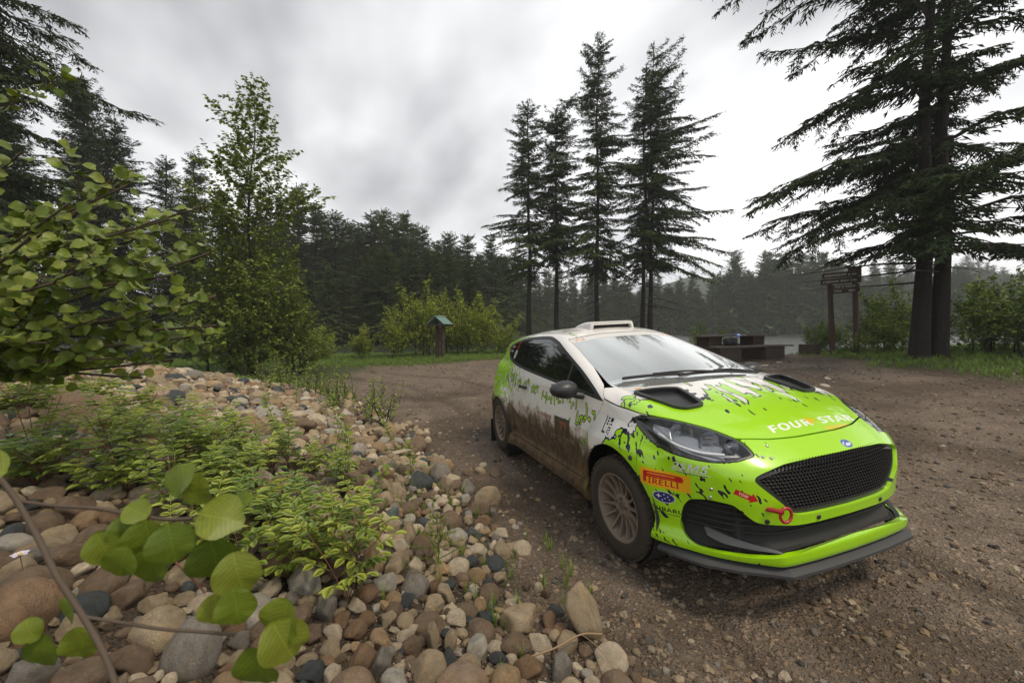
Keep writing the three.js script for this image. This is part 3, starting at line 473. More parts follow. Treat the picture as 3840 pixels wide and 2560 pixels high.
  function bar(y) { const pts = []; for (let i = -12; i <= 12; i++) { const z = i / 12 * .535; if (grille([0, y, z]) < .004) pts.push([noseC(y) - sweep(Math.abs(z)) - .032, y, z]); } return pts.length > 3 ? tube(pts, .0032, 24, 4) : box(.001, .001, .001, .7, .6, 0); }
  { const g = merge(gm); g.applyMatrix4(bodyM); part(car, 'grille_mesh', g, mBlack); }
  both('grille_surround', mBlack, null, m => panel('ring', [4.5, 5.171, .42, .74], .009, (p) => { const d = grille(p); return mx(d - .001, -(d + .02)); }, { off: -.018, thick: .05, mirror: m }));
  { const g = box(.03, .15, .84, .70, .635, 0); g.applyMatrix4(bodyM); part(car, 'radiator', g, std(.10, .085, .07, .7)); }
  // lower intake: dark backing, slats, brake duct blade
  both('lower_intake', mDark, null, m => panel('ring', [4.2, 5.171, .24, .56], .012, (p, u, v) => intake(u, v) - .012, { off: -.07, thick: .06, mirror: m }));
  both('intake_slat', mTrim, null, m => { const l = []; for (const [y, a, b] of [[.485, 4.38, 4.57], [.455, 4.345, 4.6], [.425, 4.335, 4.63], [.36, 4.32, 5.17], [.395, 4.32, 4.66]]) { const pts = []; for (let i = 0; i <= 12; i++) { const p = PR.ring(Math.min(lerp(a, b, i / 12), 5.165), y), n = bodyN(...p); pts.push([p[0] - n[0] * .045, y, (p[2] - n[2] * .045) * (m ? -1 : 1)]); } const g = tube(pts, .006, 24, 5); g.applyMatrix4(bodyM); l.push(g); } return merge(l); });
  const blade = polySDF([[4.40, .352], [4.50, .340], [4.72, .318], [4.76, .302], [4.70, .292], [4.5, .305], [4.42, .325]]);
  both('duct_blade', mGrey, null, m => panel('ring', [4.3, 4.8, .27, .37], .008, (p, u, v) => blade(u, v), { off: -.03, thick: .02, mirror: m }));
  // splitter under the lip
  { const q = []; const line = [[.38, .835], [.50, .80], [.62, .74], [.73, .635], [.81, .53], [.872, .455], [.888, .2], [.89, 0]]; const full = [...line, ...line.slice(0, -1).reverse().map(p => [p[0], -p[1]])];
    const prof = t => { const [x, z] = full[t], k = .055, l = Math.hypot(x - .1, z); const ix = x - (x - .1) / l * k * 1.5, iz = z - z / l * k * 1.5; return [[ix, .232, iz], [x, .204, z], [x, .190, z], [ix, .180, iz]]; };
    const pos = []; for (let t = 0; t < full.length - 1; t++) { const a = prof(t), b = prof(t + 1); for (let k = 0; k < 3; k++) pos.push(...a[k], ...b[k], ...b[k + 1], ...a[k], ...b[k + 1], ...a[k + 1]); }
    const g = new THREE.BufferGeometry(); g.setAttribute('position', new THREE.Float32BufferAttribute(pos, 3)); g.setAttribute('uv', new THREE.Float32BufferAttribute(new Float32Array(pos.length / 3 * 2), 2)); g.computeVertexNormals(); g.applyMatrix4(bodyM); part(car, 'splitter', g, std(.055, .055, .058, .6), 'grey plastic splitter'); }
  // tow ring, bolts, wipers, mirrors, handles, mud flaps
  { const g = new THREE.TorusGeometry(.031, .0072, 10, 28); g.scale(1, 1.1, 1); g.rotateY(Math.PI / 2 - .15); g.translate(.845, .487, .452); const st = tube([[.77, .50, .50], [.82, .505, .485], [.85, .505, .475]], .012, 8, 8); const m = merge([g, st]); m.applyMatrix4(bodyM); part(car, 'tow_ring', m, mRed, 'red tow ring on the bumper'); }
  const bolt = (s, y, r, mat, name) => { const p = PR.ring(Math.min(Math.abs(s), 5.17), y), n = bodyN(...p), g = new THREE.LatheGeometry([[.0001, .006], [r * .6, .005], [r * .9, .003], [r, 0]].map(a => new THREE.Vector2(...a)), 12), k = s < 0 ? -1 : 1; g.applyQuaternion(new THREE.Quaternion().setFromUnitVectors(V(0, 1, 0), V(n[0], n[1], n[2] * k))); g.translate(p[0] + n[0] * .001, p[1] + n[1] * .001, (p[2] + n[2] * .001) * k); g.applyMatrix4(bodyM); part(car, name, g, mat); };
  for (const [s, y] of [[4.763, .772], [4.706, .735], [4.746, .728], [4.459, .583], [4.453, .539]]) bolt(s, y, .0085, mMetal, 'rivet');
  for (const [s, y] of [[4.683, .440], [4.953, .431], [-4.918, .431], [-4.683, .44]]) bolt(s, y, .013, mBlack, 'hood_pin');
  for (const [s, y] of [[4.075, .70], [4.02, .655]]) bolt(s, y, .016, mBlack, 'fender_bolt');
  { const on = (x, z, up) => { const p = PR.top(x, z), n = bodyN(...p); return V(p[0] + n[0] * up, p[1] + n[1] * up, z + n[2] * up); };
    const wiper = (name, base, mid, a, b) => { const arm = tube([on(...base, .02), on(...mid, .035), on((a[0] + b[0]) / 2, (a[1] + b[1]) / 2, .028)], .007, 16, 6), pts = []; for (let i = 0; i <= 8; i++) pts.push(on(lerp(a[0], b[0], i / 8), lerp(a[1], b[1], i / 8), .014)); const m = merge([arm, tube(pts, .009, 20, 6), tube(pts.map(p => p.clone().add(V(.004, .008, 0))), .005, 20, 5)]); m.applyMatrix4(bodyM); part(car, name, m, mTrim); };
    wiper('wiper', [-.03, -.38], [-.13, .1], [-.27, .565], [-.135, .14]); wiper('wiper', [-.06, -.5], [-.09, -.25], [-.125, .19], [-.10, -.42]); }
  for (const s of [1, -1]) {
    const g = new THREE.SphereGeometry(1, 28, 18), p = g.attributes.position; for (let i = 0; i < p.count; i++) { let x = p.getX(i), y = p.getY(i), z = p.getZ(i); const k = x < 0 ? .35 : 1; p.setXYZ(i, x * .085 * k, y * .068 * (1 - .18 * z) + .004 * z, z * .115); } g.computeVertexNormals(); g.translate(-.50, .985, .925 * s);
    const st = tube([[-.47, .925, .775 * s], [-.475, .935, .82 * s], [-.49, .955, .88 * s]], .026, 8, 8); const m = merge([g, st]); m.applyMatrix4(bodyM); const mir = part(car, 'wing_mirror', m, mCarbon);
    const mg = box(.004, .09, .17, -.527, .985, .925 * s); mg.applyMatrix4(bodyM); part(mir, 'mirror_glass', mg, std(.8, .8, .82, .03, 1));
    const h = new THREE.CapsuleGeometry(.017, .16, 6, 12); h.rotateZ(Math.PI / 2); h.scale(1, 1.1, .8); h.translate(-1.70, .872, .806 * s); h.applyMatrix4(bodyM); part(car, 'door_handle', h, mBlack);
    const f = new THREE.BoxGeometry(.008, .30, .26); f.rotateZ(-.12); f.translate(-2.83, .20, .72 * s); f.applyMatrix4(bodyM); part(car, 'mud_flap', f, mTrim);
    const f2 = new THREE.BoxGeometry(.008, .22, .2); f2.translate(-.41, .22, .72 * s); f2.applyMatrix4(bodyM); part(car, 'mud_flap', f2, mTrim);
  }
  { const b = merge([box(3.6, .5, 1.16, -1.12, .47, 0), box(1.45, .5, 1.5, -1.24, .47, 0), box(.5, .4, 1.3, -2.95 + .05, .5, 0), box(2.3, .25, 1.36, -1.7, .84, 0)]); b.applyMatrix4(bodyM); part(car, 'chassis', b, mDark); }
  for (const s of [1, -1]) for (const [x, n] of [[0, 1], [-2.45, 0]]) { const g = new THREE.CylinderGeometry(.375, .375, .26, 32, 1, true, -Math.PI / 2 - 1.75, 3.5); g.rotateX(Math.PI / 2); g.rotateZ(Math.PI); g.translate(x, .335, .70 * s); g.applyMatrix4(bodyM); part(car, 'wheel_arch_liner', g, mDark); }
  // wheels
  const mTyre = std(.05, .040, .03, .95), mRim = std(.22, .175, .13, .75, .1), mHub = std(.12, .10, .08, .8);
  const tyreG = (() => {
    const prof = [[.205, -.095], [.225, -.104], [.262, -.111], [.295, -.104], [.309, -.088], [.3125, -.06], [.3125, .06], [.309, .088], [.295, .104], [.262, .111], [.225, .104], [.205, .095]].map(p => new THREE.Vector2(...p));
    const g = new THREE.LatheGeometry(prof, 64); g.rotateX(Math.PI / 2); const l = [g], r = rng(4);
    for (let i = 0; i < 44; i++) for (const [z, w, o] of [[-.083, .036, 0], [-.035, .034, .5], [.035, .034, 0], [.083, .036, .5]]) { const b = new THREE.BoxGeometry(.014, .030, w); b.rotateX((z > 0 ? .2 : -.2)); b.translate(Math.abs(z) > .06 ? .309 : .3165, 0, z); b.rotateZ((i + o) / 44 * Math.PI * 2); l.push(b); }
    for (const k of [.232, .252, .275]) { const t = new THREE.TorusGeometry(k, .0018, 5, 64); t.translate(0, 0, k === .252 ? .1105 : .107); l.push(t); }
    return merge(l);
  })();
  const rimG = (() => {
    const prof = [[.207, -.095], [.212, -.10], [.198, -.08], [.178, -.05], [.172, .03], [.192, .075], [.200, .096], [.211, .101], [.214, .094], [.205, .086]].map(p => new THREE.Vector2(...p));
    const a = new THREE.LatheGeometry(prof, 56); a.rotateX(Math.PI / 2); const l = [a];
    for (let i = 0; i < 14; i++) {
      const sp = new THREE.BoxGeometry(.128, .016, .022, 6, 1, 1), p = sp.attributes.position;
      for (let k = 0; k < p.count; k++) { const t = (p.getX(k) + .064) / .128; p.setXYZ(k, .066 + t * .132, p.getY(k) * (1.25 - .5 * Math.sin(t * Math.PI)) * (1 + .55 * Math.max(0, t - .7)), p.getZ(k) + .048 + .030 * t * t); }
      sp.computeVertexNormals(); sp.rotateZ(i / 14 * Math.PI * 2); l.push(sp);
    }
    const hub = new THREE.LatheGeometry([[.028, .062], [.055, .066], [.078, .058], [.082, .045], [.06, .02]].map(p => new THREE.Vector2(...p)), 32); hub.rotateX(Math.PI / 2); l.push(hub);
    return merge(l);
  })();
  const hubG = (() => { const l = []; const c = new THREE.CylinderGeometry(.03, .03, .03, 18); c.rotateX(Math.PI / 2); c.translate(0, 0, .045); l.push(c); for (let i = 0; i < 5; i++) { const b = new THREE.CylinderGeometry(.010, .010, .02, 6); b.rotateX(Math.PI / 2); b.translate(.054 * Math.cos(i * 1.2566), .054 * Math.sin(i * 1.2566), .068); l.push(b); } return merge(l); })();
  const discG = (() => { const c = new THREE.CylinderGeometry(.15, .15, .024, 40); c.rotateX(Math.PI / 2); return c; })();
  const tilt = .0434;
  for (const [x, z, spin] of [[0, .757, .2], [-2.491, .742, .05], [0, -.757, .4], [-2.491, -.742, .6]]) {
    const w = new THREE.Group(); w.name = 'wheel'; car.add(w);
    w.position.set(x, .317 + Math.max(0, .8 - z) * tilt, z); w.rotation.order = 'YXZ'; w.rotation.set(tilt, x === 0 ? .02 : 0, spin); if (z < 0) { w.rotation.y += Math.PI; w.rotation.x = -tilt; }
    part(w, 'tyre', tyreG, mTyre); part(w, 'rim', rimG, mRim); part(w, 'hub', hubG, mHub); part(w, 'brake_disc', discG, std(.16, .14, .12, .5, .6));
  }
}

// ---------- trees ----------
class Soup {                        // triangle soup with vertex colours
  constructor() { this.p = []; this.c = []; }
  tri(a, b, c, k) { this.p.push(a.x, a.y, a.z, b.x, b.y, b.z, c.x, c.y, c.z); for (let i = 0; i < 3; i++) this.c.push(k[0], k[1], k[2]); }
  blade(o, d, w, len, wid, k) {     // kite from o along d, w is the width direction
    const t = V(o.x + d.x * len, o.y + d.y * len, o.z + d.z * len), m = .42 * len, a = V(o.x + d.x * m + w.x * wid, o.y + d.y * m + w.y * wid, o.z + d.z * m + w.z * wid), b = V(o.x + d.x * m - w.x * wid, o.y + d.y * m - w.y * wid, o.z + d.z * m - w.z * wid);
    this.tri(o, a, t, k); this.tri(o, t, b, k);
  }
  limb(pts, r0, r1, k, sides = 4) {
    let prev = null; const up = V(.3, 1, .2).normalize();
    for (let i = 0; i < pts.length; i++) {
      const t = i / (pts.length - 1), r = r0 + (r1 - r0) * t, d = (i < pts.length - 1 ? pts[i + 1].clone().sub(pts[i]) : pts[i].clone().sub(pts[i - 1])).normalize(), u = d.clone().cross(Math.abs(d.y) > .9 ? V(1, 0, 0) : up).normalize(), v = d.clone().cross(u), ring = [];
      for (let s = 0; s < sides; s++) { const a = s / sides * 6.2832; ring.push(pts[i].clone().addScaledVector(u, Math.cos(a) * r).addScaledVector(v, Math.sin(a) * r)); }
      if (prev) for (let s = 0; s < sides; s++) { const n = (s + 1) % sides; this.tri(prev[s], prev[n], ring[s], k); this.tri(prev[n], ring[n], ring[s], k); }
      prev = ring;
    }
  }
  geo(smooth = false) { let g = new THREE.BufferGeometry(); g.setAttribute('position', new THREE.Float32BufferAttribute(this.p, 3)); g.setAttribute('color', new THREE.Float32BufferAttribute(this.c, 3)); if (smooth) { g = mergeVertices(g, 1e-4); } g.computeVertexNormals(); return g; }
}
const needleMat = new THREE.MeshPhysicalMaterial({ vertexColors: true, roughness: .85, specularIntensity: .15, side: THREE.DoubleSide, transmission: .12, thickness: 0 });
const leafMat = new THREE.MeshPhysicalMaterial({ vertexColors: true, roughness: .62, specularIntensity: .35, side: THREE.DoubleSide, transmission: .4, thickness: 0 });
const twigMat = new THREE.MeshStandardMaterial({ vertexColors: true, roughness: .9 });
const barkTex = (() => { const n = 256, f = (i, j) => .55 + .9 * Math.abs(tnoise(i, j, n, 9, 4, 4)) + .5 * tnoise(i * 3 % n, j, n, 20, 2, 3); return { map: dtex(n, n, (i, j) => { const v = lin2s(f(i, j) * .62); return [v, v * .99, v * .97]; }), bump: dtex(n, n, (i, j) => { const v = f(i, j) * .6; return [v, v, v]; }, false) }; })();
const barkMat = new THREE.MeshStandardMaterial({ color: new THREE.Color().setRGB(.065, .05, .042), map: barkTex.map, bumpMap: barkTex.bump, bumpScale: .05, roughness: .95 });
function trunkGeo(pts, r0, r1, sides = 12, flareAt = .05) {
  const c = new THREE.CatmullRomCurve3(pts), n = Math.max(14, pts.length * 4), pos = [], uv = [], idx = [], L = c.getLength();
  for (let i = 0; i <= n; i++) { const t = i / n, p = c.getPoint(t), r = lerpN(r0, r1, Math.pow(t, .85)) * (1 + .3 * Math.exp(-t / flareAt)); for (let s = 0; s <= sides; s++) { const a = s / sides * 6.28318, k = r * (1 + .10 * Math.sin(a * 5 + p.y * 1.3) * Math.exp(-t * 4) + .05 * fbm(Math.cos(a) * 2, p.y * 2.2, Math.sin(a) * 2, 2)); pos.push(p.x + Math.cos(a) * k, p.y, p.z + Math.sin(a) * k); uv.push(s / sides * Math.max(1, Math.round(r0 * 6)), t * L * .8); } }
  for (let i = 0; i < n; i++) for (let s = 0; s < sides; s++) { const a = i * (sides + 1) + s, b = a + sides + 1; idx.push(a, b, a + 1, b, b + 1, a + 1); }
  const g = new THREE.BufferGeometry(); g.setAttribute('position', new THREE.Float32BufferAttribute(pos, 3)); g.setAttribute('uv', new THREE.Float32BufferAttribute(uv, 2)); g.setIndex(idx); g.computeVertexNormals(); return g;
}
function conifer(o) {               // o: seed, H, R, base (height of the lowest living branch), step, twig, detail, lean(azimuth) -> reach factor, trunks
  const r = rng(o.seed), fol = new Soup(), wood = new Soup(), root = new THREE.Group(), bark = [.045, .036, .03], wob = [];
  for (let i = 0; i <= 8; i++) wob.push(V((r() - .5) * .02 * o.H * (i ? .5 : 0), o.H * i / 8 - (i ? 0 : .3), (r() - .5) * .02 * o.H * (i ? .5 : 0)));
  const curve = new THREE.CatmullRomCurve3(wob), at = y => curve.getPoint(clamp01((y + .3) / (o.H + .3))), trunks = o.trunks || [[0, 0, 1]], r0 = o.r0 || o.H * .0135;
  for (const [tx, tz, f] of trunks) part(root, 'trunk', trunkGeo(wob.map(p => V(p.x + tx * (1 - .2 * p.y / o.H), p.y * f, p.z + tz)), r0 * (.8 + .2 * f), .02, o.near ? 18 : 9), barkMat);
  const hue = o.color || [.028, .048, .017];
  const branch = (y, az, L, elev, droop, live, tx, tz, from) => {
    const s = from ? from.clone().sub(V(tx, 0, tz)) : at(y), d = V(Math.cos(az), 0, Math.sin(az)), side = V(-d.z, 0, d.x), pts = [], n = o.near ? 7 : 5, bend = (r() - .5) * (o.near ? .7 : .4), wig = o.near ? .05 * L : .02 * L;
    for (let i = 0; i <= n; i++) { const t = i / n; pts.push(V(s.x + tx + d.x * L * t + side.x * bend * L * t * t, s.y + L * (elev * t - droop * t * t + .18 * droop * t * t * t * 2) + (i ? (r() - .5) * wig : 0), s.z + tz + d.z * L * t + side.z * bend * L * t * t)); }
    if (o.minY) { const lo = Math.min(...pts.map(p => p.y)); if (lo < o.minY) { const k = Math.max(0, (s.y - o.minY) / (s.y - lo)); for (const p of pts) p.y = s.y + (p.y - s.y) * k; } }
    wood.limb(pts, .012 + .009 * L, .004, bark, 3);
    const tone = .75 + .5 * r(), c = new THREE.CatmullRomCurve3(pts), step = live ? o.twig : o.twig * 2.6, m = Math.max(3, Math.floor(L * .9 / step));
    for (let i = 0; i <= m; i++) {
      const t = .1 + .9 * i / m, p = c.getPoint(t), f = c.getTangent(t);
      for (const q of [-1, 1]) {
        if (r() < .12) continue;
        const len = (.12 + .30 * Math.sqrt(L) * (1 - t * .62)) * (.65 + .6 * r()) * (o.twigLen || 1), dir = f.clone().multiplyScalar(.75).addScaledVector(side, q * (.75 - .4 * t)).add(V((r() - .5) * .7, -.12 - .6 * r() * (1.1 - t), (r() - .5) * .7)).normalize();
        if (!live) { if (r() < .55) wood.limb([p, p.clone().addScaledVector(dir, len * .9).add(V(0, -.06, 0))], .005, .002, bark, 3); continue; }
        const k = tone * (.7 + .6 * r()), col = [hue[0] * k, hue[1] * k, hue[2] * k], wv = dir.clone().cross(V(0, 1, 0)).normalize(), dn = V(dir.x * .35, -.93, dir.z * .35);
        if (o.detail === 1) { fol.blade(p, dir, wv, len * 1.1, len * .15, col); fol.blade(p, dir.clone().add(V((r() - .5) * .9, -.4 * r(), (r() - .5) * .9)).normalize(), dn, len, len * .17, col); }
        else {
          const ns = o.detail === 2 ? 3 : 5;
          fol.blade(p, dir, wv, len, .016, col);
          for (let j = 0; j < ns; j++) for (const h of [-1, 1]) {
            const u = (j + r()) / ns, e = p.clone().addScaledVector(dir, len * u), sd = dir.clone().multiplyScalar(.55).addScaledVector(wv, h * (.35 + .5 * r())).add(V((r() - .5) * .5, -.55 * r() + .05, (r() - .5) * .5)).normalize(), sl = (len * (.42 - .25 * u) + .05) * (.7 + .6 * r()), a = r() * 3.14, ww = V(Math.cos(a), Math.sin(a), Math.cos(a * 2.3)).cross(sd).normalize();
            fol.blade(e, sd, ww, sl, o.detail === 2 ? .013 + sl * .07 : .009 + sl * .06, col);
          }
        }
      }
    }
    if (live && o.near && !from && L > 1.3) { const ns = Math.round(L * 1.1) + 1; for (let k = 0; k < ns; k++) { const t = .3 + .6 * (k + r()) / ns; branch(0, az + (k & 1 ? 1 : -1) * (.5 + .5 * r()), L * (1 - t) * .5 + .3, elev * .4 - .1 + .25 * (r() - .5), .35, true, tx, tz, c.getPoint(t)); } }
    if (live) { const f = c.getTangent(1), k = tone * 1.1; fol.blade(pts[n], f, side, .22, .04, [hue[0] * k, hue[1] * k, hue[2] * k]); }
  };
  for (const [tx, tz, f] of trunks) {
    for (let y = o.base; y < o.H * f * .985; y += o.step * (.7 + .6 * r())) {
      const t = (y - o.base) / (o.H * f - o.base), n = Math.max(3, Math.round((o.whorl || 5) * (t > .9 ? .8 : 1) / Math.sqrt(trunks.length)));
      for (let i = 0; i < n; i++) { const az = r() * 6.283, prof = Math.min(1, t * 5 + (o.skirt || .45)) * Math.pow(1 - t, o.pow || .85), L = (o.R * prof * (.38 + .75 * Math.pow(r(), 1.2)) + .25) * (o.lean ? o.lean(az, t) : 1) * clamp(1 + (o.rag ?? .9) * 1.5 * fbm(Math.cos(az) * 1.3 + o.seed, y * .55, Math.sin(az) * 1.3, 2), .3, 1.45); if (r() < (o.sparse || .08)) continue; branch(Math.min(o.H * f * .985, y + (r() - .5) * o.step * 2.2), az, L, lerpN(o.elev0 ?? -.02, .75, t * t) + (r() - .5) * .5, lerpN(o.droop || .38, .06, t) * (.5 + r()), true, tx * (1 - .2 * t), tz); }
    }
    for (let i = 0; i < (o.dead || 0); i++) { const y = lerpN(o.H * .10, o.base * 1.25, r()); branch(y, r() * 6.283, .5 + r() * o.R * .55, .08, .5, false, tx, tz); }
    const top = at(o.H * f); for (let i = 0; i < 5; i++) fol.blade(V(top.x + tx * .8, top.y - .25 * i, top.z + tz), V((r() - .5) * .5, 1, (r() - .5) * .5).normalize(), V(1, 0, 0), .4, .045, hue);
  }
  part(root, 'branches', wood.geo(), twigMat); part(root, 'crown', fol.geo(), needleMat);
  return root;
}
const onGround = (o, x, z, dy = 0) => { o.position.set(x, groundY(x, z) + dy, z); return o; };
{
  // big twin-trunked fir by the sign
  const big = conifer({ seed: 11, H: 17.5, R: 5.9, base: 3.1, step: .27, whorl: 6, twig: .15, detail: 3, near: true, minY: 2.45, trunks: [[-.2, 0, 1], [.27, .06, .94]], r0: .205, dead: 14, droop: .34, elev0: .0, skirt: .7, pow: .8, sparse: .58, rag: 1.6, elev: 0, lean: az => .80 + .22 * Math.cos(az - Math.PI), color: [.040, .062, .024] });
  add(onGround(big, 11.7, -11.5), 'twin_trunk_fir', 'large dark fir with two trunks standing beside the trail sign', 'fir tree');
  // four firs in a group behind the car
  const mids = [[1.06, -25, { seed: 21, H: 14.6, R: 2.3, base: 4.4, dead: 26, rag: 1.3 }, 'leftmost and shortest of the four firs behind the car roof'], [2.8, -25.4, { seed: 22, H: 14.3, R: 2.2, base: 5.2, dead: 30, rag: 1.4, pow: .5 }, 'second fir from the left in the group behind the car roof'], [5.2, -25, { seed: 23, H: 18.8, R: 2.5, base: 4.8, dead: 34, sparse: .2, rag: 1.4, pow: .55 }, 'tallest fir of the group, straight above the roof scoop'], [8.25, -25, { seed: 24, H: 18.5, R: 3.7, base: 5.0, dead: 30, rag: 1.3, pow: .6, sparse: .15, trunks: [[-.2, 0, .93], [.28, 0, 1]], lean: az => .82 + .3 * Math.cos(az) }, 'broad fir on the right of the group behind the windscreen']];
  for (const [x, z, p, l] of mids) { const t = conifer({ step: .26, whorl: 6, twig: .10, detail: 2, droop: .42, twigLen: 1.15, r0: .17, skirt: .5, pow: .75, ...p, color: [.056, .086, .026] }); add(onGround(t, x, z), 'fir_tree', l, 'fir tree', 'firs grouped behind the car'); }
  // dark firs on the left
  const dark = [.046, .070, .023];
  const corner = conifer({ seed: 31, H: 15.5, R: 3.9, base: 4.2, step: .3, whorl: 6, twig: .16, detail: 3, near: true, dead: 6, droop: .34, color: dark });
  add(onGround(corner, -14.5, -9.8), 'fir_tree', 'dark fir reaching in at the upper left corner', 'fir tree');
  const protoA = [41, 42, 43].map(s => conifer({ seed: s, H: 14, R: 2.6, base: 1.2, step: .26, whorl: 7, twig: .12, detail: 2, twigLen: 1.2, droop: .40, skirt: .7, pow: .8, color: dark, dead: 0 }));
  const left = [[-24.2, -23.5, 1.12, 'tallest dark spruce on the left behind the aspen bush'], [-21.6, -22.6, .93, 'dark spruce just right of the tallest one on the left'], [-20.2, -24.2, .82, 'slender dark spruce with ragged right side above the aspen bush'], [-27.8, -22, 1.2, 'dark spruce at the left edge behind the corner fir'], [-24.5, -19.5, .85, 'dark spruce low behind the aspen bush on the left'], [-19, -27, .75, 'dark spruce between the left spruces and the slender birch'], [-22.4, -17.2, 1.0, 'dark spruce half hidden by the aspen bush near the left edge'], [-19.2, -15.6, .8, 'shorter dark spruce right behind the aspen bush'], [-26.5, -26, 1.15, 'rearmost dark spruce of the left group'], [-21.5, -28, .95, 'dark spruce showing between the slender spruce and the tallest one'], [-17.3, -21.8, .62, 'small dark spruce left of the slender birch']];
  left.forEach(([x, z, s, l], i) => { const t = i < 3 ? protoA[i] : protoA[i % 3].clone(); t.scale.set(s, s, s); t.rotation.y = i * 1.7; add(onGround(t, x, z), 'spruce_tree', l, 'spruce tree', 'dark spruces on the left'); });
  // forest wall behind the clearing
  const protoF = [51, 52, 53, 54].map((s, i) => conifer({ seed: s, H: 13, R: 1.9 + .25 * (i & 1), base: .8, step: .25, whorl: 8, twig: .14, detail: 1, twigLen: 1.05, droop: .36, skirt: .75, pow: [.55, .7, .5, .62][i], rag: 1.2, color: [.098, .138, .040], r0: .16 }));
  const used = new Set(), r = rng(606);
  const putF = (x, z, s, label, group, sx = 1) => { const k = Math.floor(r() * 4), t = used.has(k) ? protoF[k].clone() : protoF[k]; used.add(k); t.scale.set(s * sx, s, s * sx); t.rotation.y = r() * 6.28; add(onGround(t, x, z, -.1), 'conifer', label, 'conifer', group); };
  const nth = ['first', 'second', 'third', 'fourth', 'fifth', 'sixth', 'seventh', 'eighth', 'ninth', 'tenth', 'eleventh', 'twelfth', 'thirteenth', 'fourteenth', 'fifteenth', 'sixteenth', 'seventeenth', 'eighteenth', 'nineteenth', 'twentieth', 'twenty first', 'twenty second', 'twenty third'];
  [[890, 860, 40], [940, 800, 38], [1010, 720, 36], [1065, 745, 39], [1127, 694, 42], [1192, 767, 40], [1225, 800, 44], [1265, 792, 40], [1310, 830, 44], [1350, 850, 42], [1396, 792, 43], [1437, 784, 46], [1480, 815, 42], [1518, 800, 44], [1555, 835, 47], [1592, 849, 44], [1640, 900, 48], [1682, 873, 46], [1720, 925, 50], [1755, 881, 47], [1800, 950, 52], [1845, 881, 50], [1890, 960, 52]].forEach(([px, top, d], i) => {
    const x = (px - 1920) / 1532 * d, z = -d, h = 1.45 + (1233 - top) / 1532 * d - groundY(x, z); putF(x, z, h / 13, nth[i] + ' conifer from the left in the front row of the forest wall', 'front row of the forest wall', 1.4); });
  for (let i = 0; i < 34; i++) { const d = 50 + 16 * r(), px = 900 + 1050 * (i + r()) / 34, x = (px - 1920) / 1532 * d, h = 1.45 + (1233 - (880 + 60 * r() + 40 * (px > 1600 ? 1 : 0))) / 1532 * d - groundY(x, -d); putF(x, -d, h / 13, 'hazier conifer in the rear rows of the forest behind the kiosk', 'rear rows of the forest wall', 1.5); }
  for (let i = 0; i < 14; i++) { const d = 31 + 5 * r(), px = 980 + 820 * (i + r()) / 14, x = (px - 1920) / 1532 * d; putF(x, -d, .42 + .2 * r(), 'young conifer at the dark foot of the forest wall', 'young conifers under the forest wall', 1.4); }
  // across the lake
  for (let i = 0; i < 96; i++) { const px = 1900 + 1300 * (i + r()) / 96, x0 = (px - 1920) / 1532 * 95, z0 = farShoreZ(x0) - 1.5 - 16 * r() * r(), x = (px - 1920) / 1532 * -z0, top = px < 2600 ? 1030 : px < 2720 ? 1040 : 965, h = (1.45 + (1233 - top - 105 * (r() - .22)) / 1532 * -z0 - groundY(x, z0)); putF(x, z0, Math.max(.6, h / 13), px < 2560 ? 'hazy conifer beyond the trunks of the grouped firs' : 'hazy conifer on the far shore behind the picnic table', px < 2560 ? 'conifers beyond the grouped firs' : 'conifers on the far shore', .95 + .3 * r()); }
  for (let i = 0; i < 140; i++) { const row = i % 7, px = 3060 + 940 * ((i * .618) % 1), d = 90 + row * 13 + 8 * r(), x = (px - 1920) / 1532 * d; putF(x, -d, .7 + .85 * r() * r() + .1 * row / 7, 'misty conifer on the hillside behind the sign and the twin trunked fir', 'conifers on the misty hillside', .95 + .3 * r()); }
}

// ---------- broadleaf tree, shrubs ----------
function leafBlade(s, o, d, n, len, wid, k, fold = .25) {     // pointed oval leaf folded on its midrib, 4 triangles
  const w = d.clone().cross(n).normalize(), t = o.clone().addScaledVector(d, len), m = o.clone().addScaledVector(d, len * .45), a = m.clone().addScaledVector(w, wid).addScaledVector(n, wid * fold), b = m.clone().addScaledVector(w, -wid).addScaledVector(n, wid * fold);
  s.tri(o, a, m, k); s.tri(a, t, m, k); s.tri(o, m, b, k); s.tri(m, t, b, k);
}
function ovalLeaf(s, o, d, n, len, wid, k) {      // smoother leaf with a drooping tip for plants close by
  const w = d.clone().cross(n).normalize(), at = (t, q) => o.clone().addScaledVector(d, len * t).addScaledVector(w, wid * q).addScaledVector(n, wid * .28 * Math.abs(q) - len * .16 * t * t), L = [[0, 0], [.2, .66], [.42, 1], [.66, .86], [.86, .44], [1, 0]];
  for (let i = 0; i < 5; i++) for (const h of [1, -1]) { const [t0, q0] = L[i], [t1, q1] = L[i + 1], a = at(t0, 0), b = at(t1, 0), c = at(t0, q0 * h), e = at(t1, q1 * h); if (i) s.tri(a, c, e, k); if (i < 4) s.tri(a, e, b, k); else if (!i) s.tri(a, e, b, k); }
}
